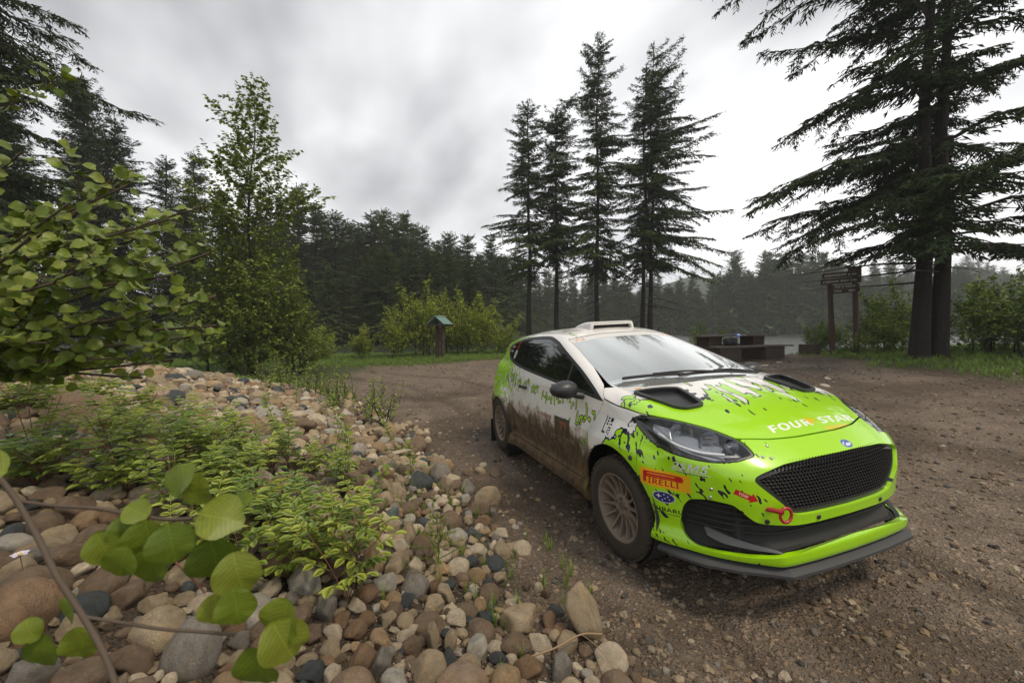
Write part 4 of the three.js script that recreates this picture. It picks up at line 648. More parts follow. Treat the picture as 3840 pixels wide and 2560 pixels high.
function broadleaf(o) {             // o: seed, stems [[dx, dz, height, lean]], R(t), leaves per metre of twig, leaf size, colours
  const r = rng(o.seed), fol = new Soup(), wood = new Soup(), root = new THREE.Group(), bark = o.bark || [.07, .06, .05];
  const leafAt = (p, dir) => {
    const d = V(dir.x + (r() - .5) * 1.6, dir.y * .3 - .35 + (r() - .5) * .9, dir.z + (r() - .5) * 1.6).normalize(), n = V((r() - .5) * 1.2, 1, (r() - .5) * 1.2).normalize(), c = o.colors[Math.floor(r() * o.colors.length)], k = .72 + .55 * r(), L = o.leaf * (.65 + .6 * r());
    leafBlade(fol, p.clone().addScaledVector(d, .012), d, n, L, L * (o.wide || .3), [c[0] * k, c[1] * k, c[2] * k]);
  };
  const twig = (p, dir, L, lev) => {
    const pts = [p]; let q = p.clone(), d = dir.clone(); const n = 4; for (let i = 0; i < n; i++) { d.add(V((r() - .5) * .35, (r() - .5) * .25 + (o.rise ?? .08), (r() - .5) * .35)).normalize(); q = q.clone().addScaledVector(d, L / n); pts.push(q); }
    wood.limb(pts, .0035 + L * .006, .002, bark, 3);
    const c = new THREE.CatmullRomCurve3(pts), m = Math.max(2, Math.round(L * o.density));
    if (lev > 0) { const k = Math.max(2, Math.round(L * (o.fork || 5))); for (let i = 0; i < k; i++) { const t = .22 + .78 * (i + r()) / k, f = c.getTangent(t), sd = V(r() - .5, (r() - .3) * .6, r() - .5).normalize(); twig(c.getPoint(t), f.multiplyScalar(.7).addScaledVector(sd, .8).normalize(), L * (.32 + .3 * r()) * (1.15 - .5 * t), lev - 1); } }
    for (let i = 0; i < m; i++) leafAt(c.getPoint(.15 + .85 * r()), c.getTangent(.5));
    leafAt(pts[n], d);
  };
  for (const [dx, dz, H, lx, lz, r0] of o.stems) {
    const w = []; for (let i = 0; i <= 6; i++) { const t = i / 6; w.push(V(dx + lx * t * t + (r() - .5) * .04 * H * t, H * t - (i ? 0 : .15), dz + lz * t * t + (r() - .5) * .04 * H * t)); }
    const c = new THREE.CatmullRomCurve3(w);
    part(root, 'trunk', trunkGeo(w, r0, .006, 7, .03), o.barkMat || barkMat);
    const nb = Math.round(H * o.branches);
    for (let i = 0; i < nb; i++) { const t = lerpN(o.from ?? .12, 1, (i + r()) / nb), az = i * 2.4 + r(), L = o.R(t) * (.55 + .6 * r()) * clamp(1 + 1.6 * fbm(Math.cos(az) * 1.4 + o.seed, t * H * .6, Math.sin(az) * 1.4, 2), .45, 1.6); if (L < .05) continue; twig(c.getPoint(t), V(Math.cos(az), (o.elev ?? .35) + .5 * t + (r() - .5) * .3, Math.sin(az)).normalize(), L, o.levels); }
    twig(w[6], V(0, 1, 0), .35, 0);
  }
  part(root, 'branches', wood.geo(), twigMat); part(root, 'foliage', fol.geo(), leafMat);
  return root;
}
{
  const olive = [[.19, .27, .03], [.25, .32, .038], [.13, .20, .025], [.32, .36, .05]], lime = [[.42, .48, .04], [.33, .42, .035], [.50, .52, .055], [.26, .36, .035]];
  // tall slender birch between bank and clearing
  const birch = broadleaf({ seed: 71, stems: [[0, 0, 9.4, .25, 0, .085]], R: t => (t < .5 ? 1.8 : 1.8 * Math.pow((1.03 - t) / .53, .95)) + .12, branches: 14, levels: 1, density: 26, fork: 6, leaf: .12, wide: .36, colors: olive, elev: .42, from: .03, rise: .03 });
  add(onGround(birch, -8.55, -13.4), 'birch_tree', 'tall slender birch with small leaves at the end of the cobble bank', 'birch tree');
  const low = broadleaf({ seed: 72, stems: [[0, 0, 4.6, .2, 0, .05], [.7, .2, 3.6, .5, .1, .04], [-.7, 0, 4.0, -.4, .1, .04]], R: t => 1.5 * (1.05 - t * .7), branches: 11, levels: 1, density: 26, fork: 6, leaf: .12, wide: .36, colors: olive, elev: .3, from: .02 });
  add(onGround(low, -9.0, -13.0), 'leafy_shrub', 'dense olive green shrub round the foot of the slender birch', 'shrub');
  const low2 = low.clone(); low2.scale.set(.8, .72, .8); low2.rotation.y = 2; add(onGround(low2, -7.3, -13.6), 'leafy_shrub', 'smaller olive shrub right of the slender birch beside the road', 'shrub');
  // willows behind the road
  const wil = [81, 82, 83].map((s, i) => broadleaf({ seed: s, stems: [[0, 0, 3.7, .3, 0, .03], [.3, .2, 3.0, .9, .2, .025], [-.35, .1, 3.3, -.8, 0, .025], [.1, -.3, 2.6, .2, -.7, .02], [-.1, .3, 2.5, -.1, .7, .02]], R: t => 1.15 * (1.1 - t * .85), branches: 10, levels: 1, density: 22, fork: 6, leaf: .11, wide: .3, colors: lime, elev: .75, from: .05, rise: .12 }));
  const spots = [[-4.6, -21.2, 1.05, 'tall lime green willow left of the roofed kiosk'], [-5.9, -20.6, .72, 'lower lime willow at the left end of the willow row'], [-2.6, -21.4, .9, 'lime green willow just right of the roofed kiosk'], [-1.5, -20.9, .8, 'lime willow between kiosk and rear of the car'], [-7.4, -20.4, .45, 'small rounded yellow green bush on the grass verge'], [-.5, -20.4, .55, 'low lime bush beside the rear window of the car'], [-9.2, -19.8, .42, 'low bush on the verge next to the birch'], [-3.6, -22.4, .85, 'lime willow directly behind the roofed kiosk']];
  spots.forEach(([x, z, s, l], i) => { const t = i < 3 ? wil[i] : wil[i % 3].clone(); t.scale.set(s * (s < .6 ? 1.4 : 1), s, s * (s < .6 ? 1.4 : 1)); t.rotation.y = i * 1.3; add(onGround(t, x, z), 'willow_shrub', l, 'willow', 'willows along the verge'); });
  // alders by the lake and right-hand thicket
  const thick = [91, 92].map(s => broadleaf({ seed: s, stems: [[0, 0, 1.9, .3, 0, .02], [.4, .2, 1.6, .5, .2, .018], [-.4, .1, 1.7, -.5, 0, .018], [.1, .4, 1.4, .1, .4, .015], [0, -.4, 1.5, 0, -.4, .015]], R: t => .8 * (1.1 - t * .7), branches: 14, levels: 1, density: 24, fork: 7, leaf: .10, wide: .32, colors: [[.17, .27, .035], [.23, .34, .04], [.29, .37, .05], [.12, .19, .03]], elev: .5, from: .04 }));
  const ts = [[10.9, -14.6, .5, 'low green bush at the lake edge left of the trail sign'], [11.8, -15.0, .55, 'bush directly behind the trail sign posts'], [12.9, -14.4, .8, 'taller bush right of the trail sign'], [14.0, -14.6, 1.15, 'tallest bush left of the twin trunked fir'], [14.0, -11.9, 1.0, 'bush right of the twin trunked fir base'], [14.9, -11.4, 1.1, 'second bush right of the twin trunked fir'], [15.2, -12.6, 1.2, 'bush in the back of the thicket on the right'], [13.9, -10.6, .7, 'low bush in front of the thicket at the right edge'], [15.6, -10.9, 1.0, 'bush at the right edge of the picture'], [12.4, -13.2, .6, 'low bush in front of the bush row at the sign'], [7.6, -16.0, .8, 'yellow green sapling bush behind the picnic table'], [8.5, -16.2, .55, 'small lime bush on the shore behind the table end'], [11.2, -13.3, .4, 'tiny bush at the right sign post']];
  ts.forEach(([x, z, s, l], i) => { const t = i < 2 ? thick[i] : thick[i % 2].clone(); t.scale.set(s, s, s); t.rotation.y = i * 2.1; add(onGround(t, x, z), 'thicket_bush', l, 'bush', 'bushes on the right and by the lake'); });
}

// ---------- river cobbles and gravel ----------
const stoneGeos = (() => {
  const out = [];
  for (let k = 0; k < 14; k++) {
    const r = rng(100 + k), g0 = new THREE.IcosahedronGeometry(1, 7), uvA = g0.attributes.uv.array.slice(), p = g0.attributes.position, planes = [], ang = k % 4;
    for (let i = 0; i < 8 + ang * 3; i++) { const v = V(r() - .5, r() - .5, r() - .5).normalize(); planes.push([v, (ang === 0 ? .76 : .54) + r() * .32]); }
    const e = [1.12, .72 + .3 * r(), .8 + .3 * r()];
    for (let i = 0; i < p.count; i++) {
      const d = V(p.getX(i), p.getY(i), p.getZ(i)).normalize(); let m = 0; const sharp = ang === 0 ? 11 : ang === 3 ? 48 : 28;
      for (const [n, h] of planes) { const c = d.dot(n) / h; if (c > 0) m += Math.pow(c, sharp); }
      const rad = Math.pow(1 + m, -1 / sharp) * (1 + .14 * fbm(d.x * 1.6 + k * 9, d.y * 1.6, d.z * 1.6, 2) + .05 * fbm(d.x * 6, d.y * 6 + k, d.z * 6, 3));
      p.setXYZ(i, d.x * rad * e[0], d.y * rad * e[1], d.z * rad * e[2]);
    }
    let g = new THREE.BufferGeometry(); g.setAttribute('position', p); g = mergeVertices(g, 1e-4);
    const q = g.attributes.position, uv = []; for (let i = 0; i < q.count; i++) { const x = q.getX(i), y = q.getY(i), z = q.getZ(i); const l = Math.hypot(x, z) || 1e-6, th = Math.atan2(l, y) * .36; uv.push(th * x / l + k * .17, th * z / l + k * .31); }
    g.setAttribute('uv', new THREE.Float32BufferAttribute(uv, 2)); g.computeVertexNormals(); out.push(g);
  }
  return out;
})();
const stoneTex = (() => {
  const n = 512, f = new Float32Array(n * n), r = rng(3);
  for (let j = 0; j < n; j++) for (let i = 0; i < n; i++) { const vein = Math.abs(tnoise(i, j, n, 5, 3, 4)); f[j * n + i] = .80 + .55 * tnoise(i, j, n, 6, 1, 5) + .45 * tnoise(i, j, n, 40, 7, 3) + (vein < .012 ? .3 : 0) + (r() - .5) * .30; }
  return { map: dtex(n, n, (i, j) => { const v = f[j * n + i] * 1.02, w = tnoise(i, j, n, 4, 12, 3); return [lin2s(v * (1 + .18 * w)), lin2s(v), lin2s(v * (1 - .3 * w))]; }), bump: dtex(n, n, (i, j) => { const v = f[j * n + i] * .5; return [v, v, v]; }, false) };
})();
const STONE = { sand: [.45, .35, .225], cream: [.64, .53, .38], pale: [.50, .455, .375], grey: [.28, .25, .21], slate: [.085, .095, .095], brown: [.24, .17, .112], rust: [.28, .18, .105], ochre: [.43, .30, .165], teal: [.17, .215, .20] };
const stoneMat = {}; for (const k in STONE) stoneMat[k] = new THREE.MeshPhysicalMaterial({ specularIntensity: .5, color: new THREE.Color().setRGB(...STONE[k]), map: stoneTex.map, bumpMap: stoneTex.bump, bumpScale: .02, roughness: .62 });
const stoneWord = { sand: 'tan', cream: 'cream', pale: 'pale grey', grey: 'grey', slate: 'dark slate', brown: 'brown', rust: 'rust brown', ochre: 'orange tan', teal: 'blue green' };
const hand = [
  [0.33, -1.91, 0.087, 0.115, 'sand', 'large egg shaped tan boulder standing at the roadside'],
  [0.12, -1.80, 0.063, 0.043, 'cream', 'cream angular stone lying left of the egg shaped boulder'],
  [-0.16, -1.71, 0.069, 0.053, 'pale', 'pale cracked angular stone near the bottom edge of the picture'],
  [0.20, -1.66, 0.058, 0.055, 'grey', 'rough grey stone at the bottom edge below the egg shaped boulder'],
  [-0.04, -1.57, 0.064, 0.046, 'ochre', 'orange tan domed stone cut by the bottom edge'],
  [-0.14, -1.92, 0.053, 0.042, 'slate', 'dark slate cobble half sunk in the dirt left of the egg shaped boulder'],
  [-0.15, -1.82, 0.073, 0.043, 'brown', 'long brown angular stone below the dark slate cobble'],
  [0.18, -1.95, 0.046, 0.043, 'rust'],
  [0.22, -2.05, 0.041, 0.030, 'slate'],
  [0.13, -2.06, 0.030, 0.030, 'sand'],
  [-0.27, -1.70, 0.040, 0.047, 'sand'],
  [-0.34, -1.68, 0.034, 0.062, 'sand'],
  [-0.41, -1.64, 0.048, 0.051, 'brown'],
  [-0.38, -1.80, 0.073, 0.053, 'brown'],
  [-0.50, -2.03, 0.070, 0.056, 'grey'],
  [-0.64, -1.98, 0.069, 0.054, 'pale'],
  [-0.78, -1.98, 0.061, 0.061, 'grey'],
  [-0.74, -2.13, 0.051, 0.058, 'ochre'],
  [-0.64, -2.24, 0.061, 0.057, 'sand'],
  [-0.54, -2.21, 0.060, 0.052, 'cream'],
  [-0.89, -2.51, 0.091, 0.082, 'brown'],
  [-0.83, -2.77, 0.060, 0.045, 'teal'],
  [-0.66, -2.53, 0.064, 0.069, 'sand'],
  [-0.76, -2.55, 0.051, 0.056, 'sand'],
  [-0.58, -3.59, 0.078, 0.085, 'sand'],
  [-0.40, -3.61, 0.091, 0.078, 'grey'],
  [-0.21, -3.41, 0.105, 0.074, 'sand'],
  [-0.27, -3.17, 0.086, 0.063, 'brown'],
  [-0.22, -2.97, 0.062, 0.051, 'rust'],
  [-0.11, -2.72, 0.059, 0.049, 'grey'],
  [0.06, -2.64, 0.055, 0.043, 'cream'],
  [-0.45, -2.88, 0.094, 0.063, 'brown'],
  [-1.44, -3.57, 0.084, 0.077, 'sand'],
  [-0.34, -2.04, 0.056, 0.056, 'sand'],
  [-0.51, -1.92, 0.042, 0.039, 'slate'],
  [-0.70, -1.78, 0.052, 0.042, 'cream'],
  [-0.65, -1.64, 0.048, 0.042, 'rust'],
  [-0.54, -1.63, 0.054, 0.045, 'ochre'],
  [-0.57, -1.50, 0.052, 0.052, 'rust'],
  [-0.50, -1.51, 0.050, 0.056, 'grey'],
  [-0.45, -4.07, 0.052, 0.037, 'brown'],
  [-0.33, -4.16, 0.060, 0.045, 'sand'],
  [-0.16, -4.09, 0.067, 0.044, 'brown'],
  [-0.15, -3.13, 0.034, 0.040, 'grey'],
  [-0.22, -2.13, 0.031, 0.027, 'pale'],
  [0.14, -2.24, 0.024, 0.024, 'cream'],
  [0.08, -2.23, 0.024, 0.028, 'brown'],
  [0.18, -2.18, 0.024, 0.028, 'brown'],
  [-0.40, -2.05, 0.030, 0.052, 'rust'],
  [-0.72, -1.60, 0.047, 0.032, 'cream'],
  [-0.70, -1.52, 0.042, 0.036, 'sand'],
  [-0.78, -1.67, 0.040, 0.061, 'grey'],
  [-0.72, -1.69, 0.034, 0.025, 'rust'],
  [-0.71, -1.40, 0.051, 0.036, 'slate'],
  [-0.64, -1.41, 0.044, 0.029, 'cream'],
];
const stones = [];
function dropStone(x, z, a, b, kind, r, extra = 0) { stones.push({ x, z, a, b, y: groundY(x, z) + b * .27 + extra, kind, k: Math.floor(r() * stoneGeos.length), ry: r() * 6.283, tx: (r() - .5) * .7, tz: (r() - .5) * .7, d: Math.hypot(x, z) }); return stones[stones.length - 1]; }
{
  const r = rng(2024), kinds = ['sand', 'sand', 'brown', 'grey', 'brown', 'cream', 'ochre', 'pale', 'slate', 'rust', 'sand', 'sand', 'brown', 'cream'];
  for (const h of hand) { const o = dropStone(h[0], h[1], h[2] * 1.04, h[3] * 1.02, h[4], r); o.hand = true; o.label = h[5]; if (h[3] > h[2] * 1.15) { o.tall = true; o.y = groundY(h[0], h[1]) + h[3] * .72; } }
  for (const [x, z, a, b, kind, label] of [[-3.42, -3.2, .25, .2, 'brown', 'big round brown boulder on the bank under the aspen leaves'], [-3.05, -7.2, .22, .15, 'sand', 'largest tan boulder on the crest of the bank beside the dirt road'], [-2.35, -4.6, .16, .13, 'brown', 'brown wedge shaped boulder in the middle of the cobble bank'], [-5.3, -7.4, .19, .14, 'sand', 'tan boulder high on the bank behind the aspen bush']]) { const o = dropStone(x, z, a, b, kind, r); o.hand = true; o.label = label; }
  const cell = new Map(), key = (x, z) => Math.floor(x / .3) + ',' + Math.floor(z / .3);
  const free = (x, z, a, f) => { const i = Math.floor(x / .3), j = Math.floor(z / .3); for (let p = -2; p <= 2; p++) for (let q = -2; q <= 2; q++) for (const s of cell.get((i + p) + ',' + (j + q)) || []) if (Math.hypot(s.x - x, s.z - z) < (s.a + a) * f) return false; return true; };
  const note = s => { const k = key(s.x, s.z); if (!cell.has(k)) cell.set(k, []); cell.get(k).push(s); }; stones.forEach(note);
  const fill = (n, amin, amax, f, up) => { for (let i = 0; i < n; i++) {
    const d = .9 + 10.5 * Math.pow(r(), 1.5), th = -Math.PI / 2 - (r() * 1.15 - .3), x = Math.cos(th) * d * 1.15, z = Math.sin(th) * d, s = bankS(x, z), e = fbm(x * 1.1, z * 1.1, 6, 2) * .9;
    if (s + e < .1 || z < -11 || s > 7.5) continue; if (s + e < .45 && r() < .55) continue;
    const near = sm(5.5, 2, d), a = lerpN(amin, amax, Math.pow(r(), 2.1)) * lerpN(1.05, .9, near); if (!free(x, z, a, f)) continue;
    note(dropStone(x, z, a, a * (.55 + .3 * r()), kinds[Math.floor(r() * kinds.length)], r, up * (r() - .3)));
  } };
  fill(2600, .07, .13, .80, .01); fill(14000, .045, .085, .78, .02); fill(30000, .026, .05, .72, .02);
  // strays on the road side
  for (let i = 0; i < 420; i++) { const d = 1.7 + 8 * r(), x = (r() - .55) * d * 1.1, z = -d, s = bankS(x, z); if (s > .1 || s < -1.9 + r() * 1.2) continue; const a = .012 + .038 * Math.pow(r(), 3); if (!free(x, z, a, .9)) continue; note(dropStone(x, z, a, a * .6, kinds[Math.floor(r() * kinds.length)], r, -a * .25)); }
  for (let i = 0; i < 60; i++) { const x = 2 + 13 * r(), z = -7 - 8 * r(); const a = .03 + .09 * Math.pow(r(), 4); note(dropStone(x, z, a, a * .45, kinds[Math.floor(r() * 8)], r, -a * .12)); }
  const seen = s => s.z < -.7 && Math.abs(s.x / -s.z) < 1.32 && (1.45 - s.y) / -s.z < .90;
  for (const s of stones) s.size = (s.hand ? 9 : 1) * (seen(s) ? s.a / Math.hypot(s.x, s.z, 1.3) : 0) * (s.z < -2 && s.x < -2.1 && s.z > -3.6 ? .5 : 1);
  stones.sort((p, q) => q.size - p.size);
  const place = (o, s) => { o.position.set(s.x, s.y, s.z); o.rotation.set(s.tx, s.ry, s.tz, 'YXZ'); o.scale.set(s.a, s.b / .75, s.a); if (s.tall) o.rotation.set(.1, s.ry, .12, 'YXZ'); };
  const zone = s => s.z > -2.1 ? 'at the bottom edge' : s.z > -3.4 ? (s.x < -1.2 ? 'among the leafy plants' : 'near the fir seedling') : s.z > -5.5 ? (s.x < -2 ? 'above the leafy plants' : 'near the rear of the car') : s.x > 1 ? 'on the gravel beyond the car' : 'on the far crest';
  const bigness = s => s.a > .095 ? 'large' : s.a > .065 ? 'middling' : 'small';
  for (const s of stones.slice(0, 300)) {
    const m = new THREE.Mesh(stoneGeos[s.k], stoneMat[s.kind]); place(m, s);
    const c = s.x / -s.z, side = c < -.75 ? ', left part of the bank' : c < -.3 ? ', middle of the bank' : ', right part of the stones', form = s.b < s.a * .62 ? 'flat' : s.k % 4 === 0 ? 'rounded' : s.k % 4 === 3 ? 'sharp edged' : 'blunt';
    const l = s.label || `${bigness(s)} ${form} ${stoneWord[s.kind]} cobble ${zone(s)}${side}`;
    add(m, s.a > .14 || s.tall && s.a > .08 ? 'boulder' : 'cobble', l, s.a > .14 ? 'boulder' : 'cobble', s.label ? 'stones with a look of their own' : 'cobbles ' + zone(s));
  }
  const rest = stones.slice(300), grp = new THREE.Group(), white = new THREE.MeshPhysicalMaterial({ specularIntensity: .5, color: 0xffffff, map: stoneTex.map, bumpMap: stoneTex.bump, bumpScale: .012, roughness: .62 }), d = new THREE.Object3D(), col = new THREE.Color();
  for (let k = 0; k < stoneGeos.length; k++) { const l = rest.filter(s => s.k === k), im = new THREE.InstancedMesh(stoneGeos[k], white, l.length); im.name = 'loose_cobbles'; l.forEach((s, i) => { place(d, s); d.updateMatrix(); im.setMatrixAt(i, d.matrix); const c = STONE[s.kind], t = .8 + .4 * r(); im.setColorAt(i, col.setRGB(c[0] * t, c[1] * t, c[2] * t)); }); grp.add(im); }
  add(grp, 'loose_cobbles', 'mass of smaller tan and grey cobbles filling the bank', 'cobbles', null, 'stuff');
  // road gravel: chips trodden into the dirt
  const chips = new THREE.Group(), per = 4200, lo = [0, 1, 2, 3, 4, 5].map(k => { let g = new THREE.IcosahedronGeometry(1, 1), q = rng(50 + k), p = g.attributes.position; const m = new Map(); for (let i = 0; i < p.count; i++) { const id = [p.getX(i), p.getY(i), p.getZ(i)].map(v => v.toFixed(3)).join(); if (!m.has(id)) m.set(id, .65 + .6 * q()); const t = m.get(id); p.setXYZ(i, p.getX(i) * t, p.getY(i) * t * .62, p.getZ(i) * t * .85); } g.computeVertexNormals(); return g; });
  const gm = new THREE.MeshPhysicalMaterial({ color: 0xffffff, roughness: .75, specularIntensity: .4 });
  for (const g of lo) { const im = new THREE.InstancedMesh(g, gm, per); im.name = 'road_gravel'; let n = 0;
    while (n < per) { const dd = 1.5 + 20 * Math.pow(r(), 1.7), x = (r() - .45) * 2.7 * dd * .95, z = -dd; if (Math.abs(x) > 16) continue; const s = bankS(x, z); if (s > .5 + 2.6 * r() * r() || z < -17 || (x > 9.5 && z < -9) || fbm(x * .9, z * .9, 3, 2) + r() * .5 < .06) continue;
      const a = (.004 + .022 * Math.pow(r(), 6)) * (1 + dd * .05); d.position.set(x, groundY(x, z) + a * .1, z); d.rotation.set((r() - .5) * .8, r() * 6.3, (r() - .5) * .8); d.scale.setScalar(a); d.updateMatrix(); im.setMatrixAt(n, d.matrix);
      const c = STONE[kinds[Math.floor(r() * kinds.length)]], t = .40 + .55 * r() * r(), w = .4; im.setColorAt(n, col.setRGB(lerpN(c[0], .20, w) * t, lerpN(c[1], .155, w) * t, lerpN(c[2], .115, w) * t)); n++; }
    chips.add(im); }
  add(chips, 'road_gravel', 'brown gravel chips strewn over the dirt road', 'gravel', null, 'stuff');
}

// ---------- picnic place, sign, kiosk ----------
const woodTex = (() => { const n = 256, f = (i, j) => .8 + .5 * tnoise(i, j * .12, n, 22, 3, 3) + .25 * tnoise(i, j, n, 6, 8, 3); return { map: dtex(n, n, (i, j) => { const v = lin2s(f(i, j) * .72); return [v, v * .98, v * .95]; }), bump: dtex(n, n, (i, j) => { const v = f(i, j) * .5; return [v, v, v]; }, false) }; })();
const timber = (r, g, b) => new THREE.MeshStandardMaterial({ color: new THREE.Color().setRGB(r, g, b), map: woodTex.map, bumpMap: woodTex.bump, bumpScale: .01, roughness: .75 });
const greyWood = timber(.24, .205, .175), darkWood = timber(.12, .08, .06), redWood = timber(.115, .075, .058), stump = timber(.10, .075, .06);
function plank(w, h, d, seed) { const g = new THREE.BoxGeometry(w, h, d, 6, 1, 1), p = g.attributes.position; for (let i = 0; i < p.count; i++) { const x = p.getX(i); p.setY(i, p.getY(i) + .006 * Math.sin(x * 2.3 + seed)); if (Math.abs(x) > w / 2 - .001) p.setX(i, x * (1 + .004 * Math.sin(seed * 7 + p.getZ(i) * 30))); } g.computeVertexNormals(); return g; }
{
  const t = new THREE.Group(); t.rotation.y = .36;
  for (let i = 0; i < 3; i++) part(t, 'table_board', plank(3.3, .05, .255, i), greyWood).position.set(0, .79, (i - 1) * .262);
  for (const s of [-1, 1]) for (let k = 0; k < 1; k++) part(t, 'bench_board', plank(3.3, .05, .30, 5 + s), greyWood).position.set(.1, .46, s * .72);
  for (const s of [-1, 1]) { part(t, 'pedestal', plank(.52, .72, .5, s), darkWood).position.set(s * .95, .40, 0); part(t, 'bench_support', plank(.86, .44, 1.66, s + 3), stump).position.set(s * .95, .215, 0); }
  add(onGround(t, 7.25, -13.5), 'picnic_table', 'heavy timber picnic table with benches near the lake', 'picnic table');
  const g = new THREE.Group(), sg = new THREE.SphereGeometry(1, 24, 16), p = sg.attributes.position; for (let i = 0; i < p.count; i++) { const x = p.getX(i), y = p.getY(i), z = p.getZ(i), k = 1 + .10 * fbm(x * 2, y * 2, z * 2, 3); p.setXYZ(i, Math.sign(x) * Math.pow(Math.abs(x), .7) * .24 * k, Math.sign(y) * Math.pow(Math.abs(y), .7) * .13 * k, z * .15 * k); } sg.computeVertexNormals();
  part(g, 'bag_body', sg, std(.025, .025, .028, .6)); part(g, 'strap', tube([[-.16, .08, .1], [-.05, .2, .12], [.1, .19, .12], [.17, .08, .1]], .012, 16, 5), std(.02, .02, .022, .6)); const by = groundY(7.0, -12.95) + .62; g.position.set(6.85, by, -12.8); g.rotation.y = .36; add(g, 'duffel_bag', 'black bag lying on the near bench of the picnic table', 'bag');
  const cl = new THREE.PlaneGeometry(.46, .34, 26, 20), q = cl.attributes.position, cc = []; for (let i = 0; i < q.count; i++) { const x = q.getX(i), y = q.getY(i); q.setXYZ(i, x, .10 + .11 * Math.exp(-(x * x + y * y) * 9) + .05 * fbm(x * 7, y * 7, 2, 3), -y * .8); const b = x < -.08 + .05 * Math.sin(y * 20) ? 1 : 0; cc.push(b ? .06 : .75, b ? .16 : .76, b ? .55 : .80); } cl.setAttribute('color', new THREE.Float32BufferAttribute(cc, 3)); cl.computeVertexNormals(); const cm = new THREE.Mesh(cl, new THREE.MeshStandardMaterial({ vertexColors: true, side: THREE.DoubleSide, roughness: .8 })); cm.position.set(7.12, by - .02, -12.78); cm.rotation.y = .36; cm.scale.y = 1.2; add(cm, 'jacket', 'crumpled white and blue jacket lying beside the black bag', 'jacket');
  for (const [x, z, w, h, l] of [[8.75, -14.1, .58, .36, 'dark squared timber block right of the picnic table'], [10.2, -14.0, .46, .36, 'dark squared timber block nearest the trail sign']]) { const b = new THREE.Group(); part(b, 'block', plank(w, h, .4, x), stump).position.y = h / 2 - .03; const cap = part(b, 'sawn_face', plank(w - .03, .012, .37, z), timber(.14, .11, .085)); cap.position.y = h - .026; b.rotation.y = .25; add(onGround(b, x, z), 'timber_block', l, 'timber block', 'timber blocks at the shore'); }
}
{ // trail sign: two posts, boards with pale carved lines
  const s = new THREE.Group(); s.rotation.y = -.85;
  const post = (x, h, lean) => { const g = new THREE.CylinderGeometry(.075, .085, h, 14, 5); const p = g.attributes.position; for (let i = 0; i < p.count; i++) p.setX(i, p.getX(i) - lean * (p.getY(i) + h / 2)); g.computeVertexNormals(); part(s, 'post', g, redWood).position.set(x, h / 2 - .2, 0); };
  post(-.30, 2.6, .045); post(.33, 2.95, .035);
  const board = (x, y, w, h, lines, seed) => { const b = part(s, 'board', plank(w, h, .045, seed), darkWood); b.position.set(x, y, .10); b.rotation.z = .02; const r = rng(seed), marks = []; for (let l = 0; l < lines; l++) { let c = -w / 2 + .08; while (c < w / 2 - .1) { const k = .018 + .022 * r(); if (r() < .84) { const bx = box(k * .75, h * .42 * (.75 + .4 * r()), .006, c, (l - (lines - 1) / 2) * h * .5, .026); marks.push(bx); } c += k; } } const m = merge(marks); const mm = new THREE.Mesh(m, std(.42, .40, .36, .8)); mm.name = 'carved_marks'; mm.userData.kind = 'stuff'; b.add(mm); };
  board(-.10, 2.62, 1.02, .17, 1, 3); board(-.12, 2.42, 1.06, .17, 1, 4); board(.02, 2.23, .70, .12, 1, 5); board(.02, 2.09, .72, .13, 1, 6);
  part(s, 'board', plank(.34, .22, .045, 9), darkWood).position.set(.24, 2.74, .11);
  add(onGround(s, 11.0, -13.5), 'trail_sign', 'wooden trail sign with four boards on two posts beside the lake', 'sign');
}
{ // small roofed kiosk
  const k = new THREE.Group(); k.rotation.y = -.55;
  for (const [x, z] of [[-.16, 0], [.16, -.02]]) part(k, 'post', plank(.13, 1.62, .13, x), redWood).position.set(x, .76, z);
  part(k, 'notice_panel', plank(.22, .55, .04, 2), darkWood).position.set(0, 1.15, -.03);
  const rw = .52, rh = .36, dep = .62;
  for (const s of [-1, 1]) {
    const slope = part(k, 'roof_sheet', new THREE.BoxGeometry(Math.hypot(rw, rh) + .04, .02, dep), phys(.14, .29, .24, { roughness: .35, metalness: .3 })); slope.position.set(s * rw / 2, 1.60 + rh / 2 + .02, 0); slope.rotation.z = -s * Math.atan2(rh, rw);
    for (let i = 0; i < 7; i++) { const rib = part(slope, 'rib', new THREE.BoxGeometry(Math.hypot(rw, rh) + .04, .022, .02), phys(.42, .52, .50, { roughness: .3, metalness: .4 })); rib.position.set(0, .016, -dep / 2 + .02 + i * (dep - .04) / 6); }
    for (const z of [-.26, .26]) { const b = part(k, 'rafter', new THREE.BoxGeometry(Math.hypot(rw, rh), .07, .05), redWood); b.position.set(s * rw / 2, 1.60 + rh / 2 - .03, z); b.rotation.z = -s * Math.atan2(rh, rw); }
  }
  for (const z of [-.26, .26]) part(k, 'tie_beam', plank(1.0, .09, .06, z), redWood).position.set(0, 1.58, z);
  part(k, 'ridge_cap', new THREE.BoxGeometry(.12, .025, dep + .02), phys(.45, .55, .53, { roughness: .3, metalness: .4 })).position.set(0, 1.60 + rh + .045, 0);
  add(onGround(k, -3.4, -19.2), 'roofed_kiosk', 'small wooden notice kiosk with a green ribbed metal roof', 'kiosk');
}

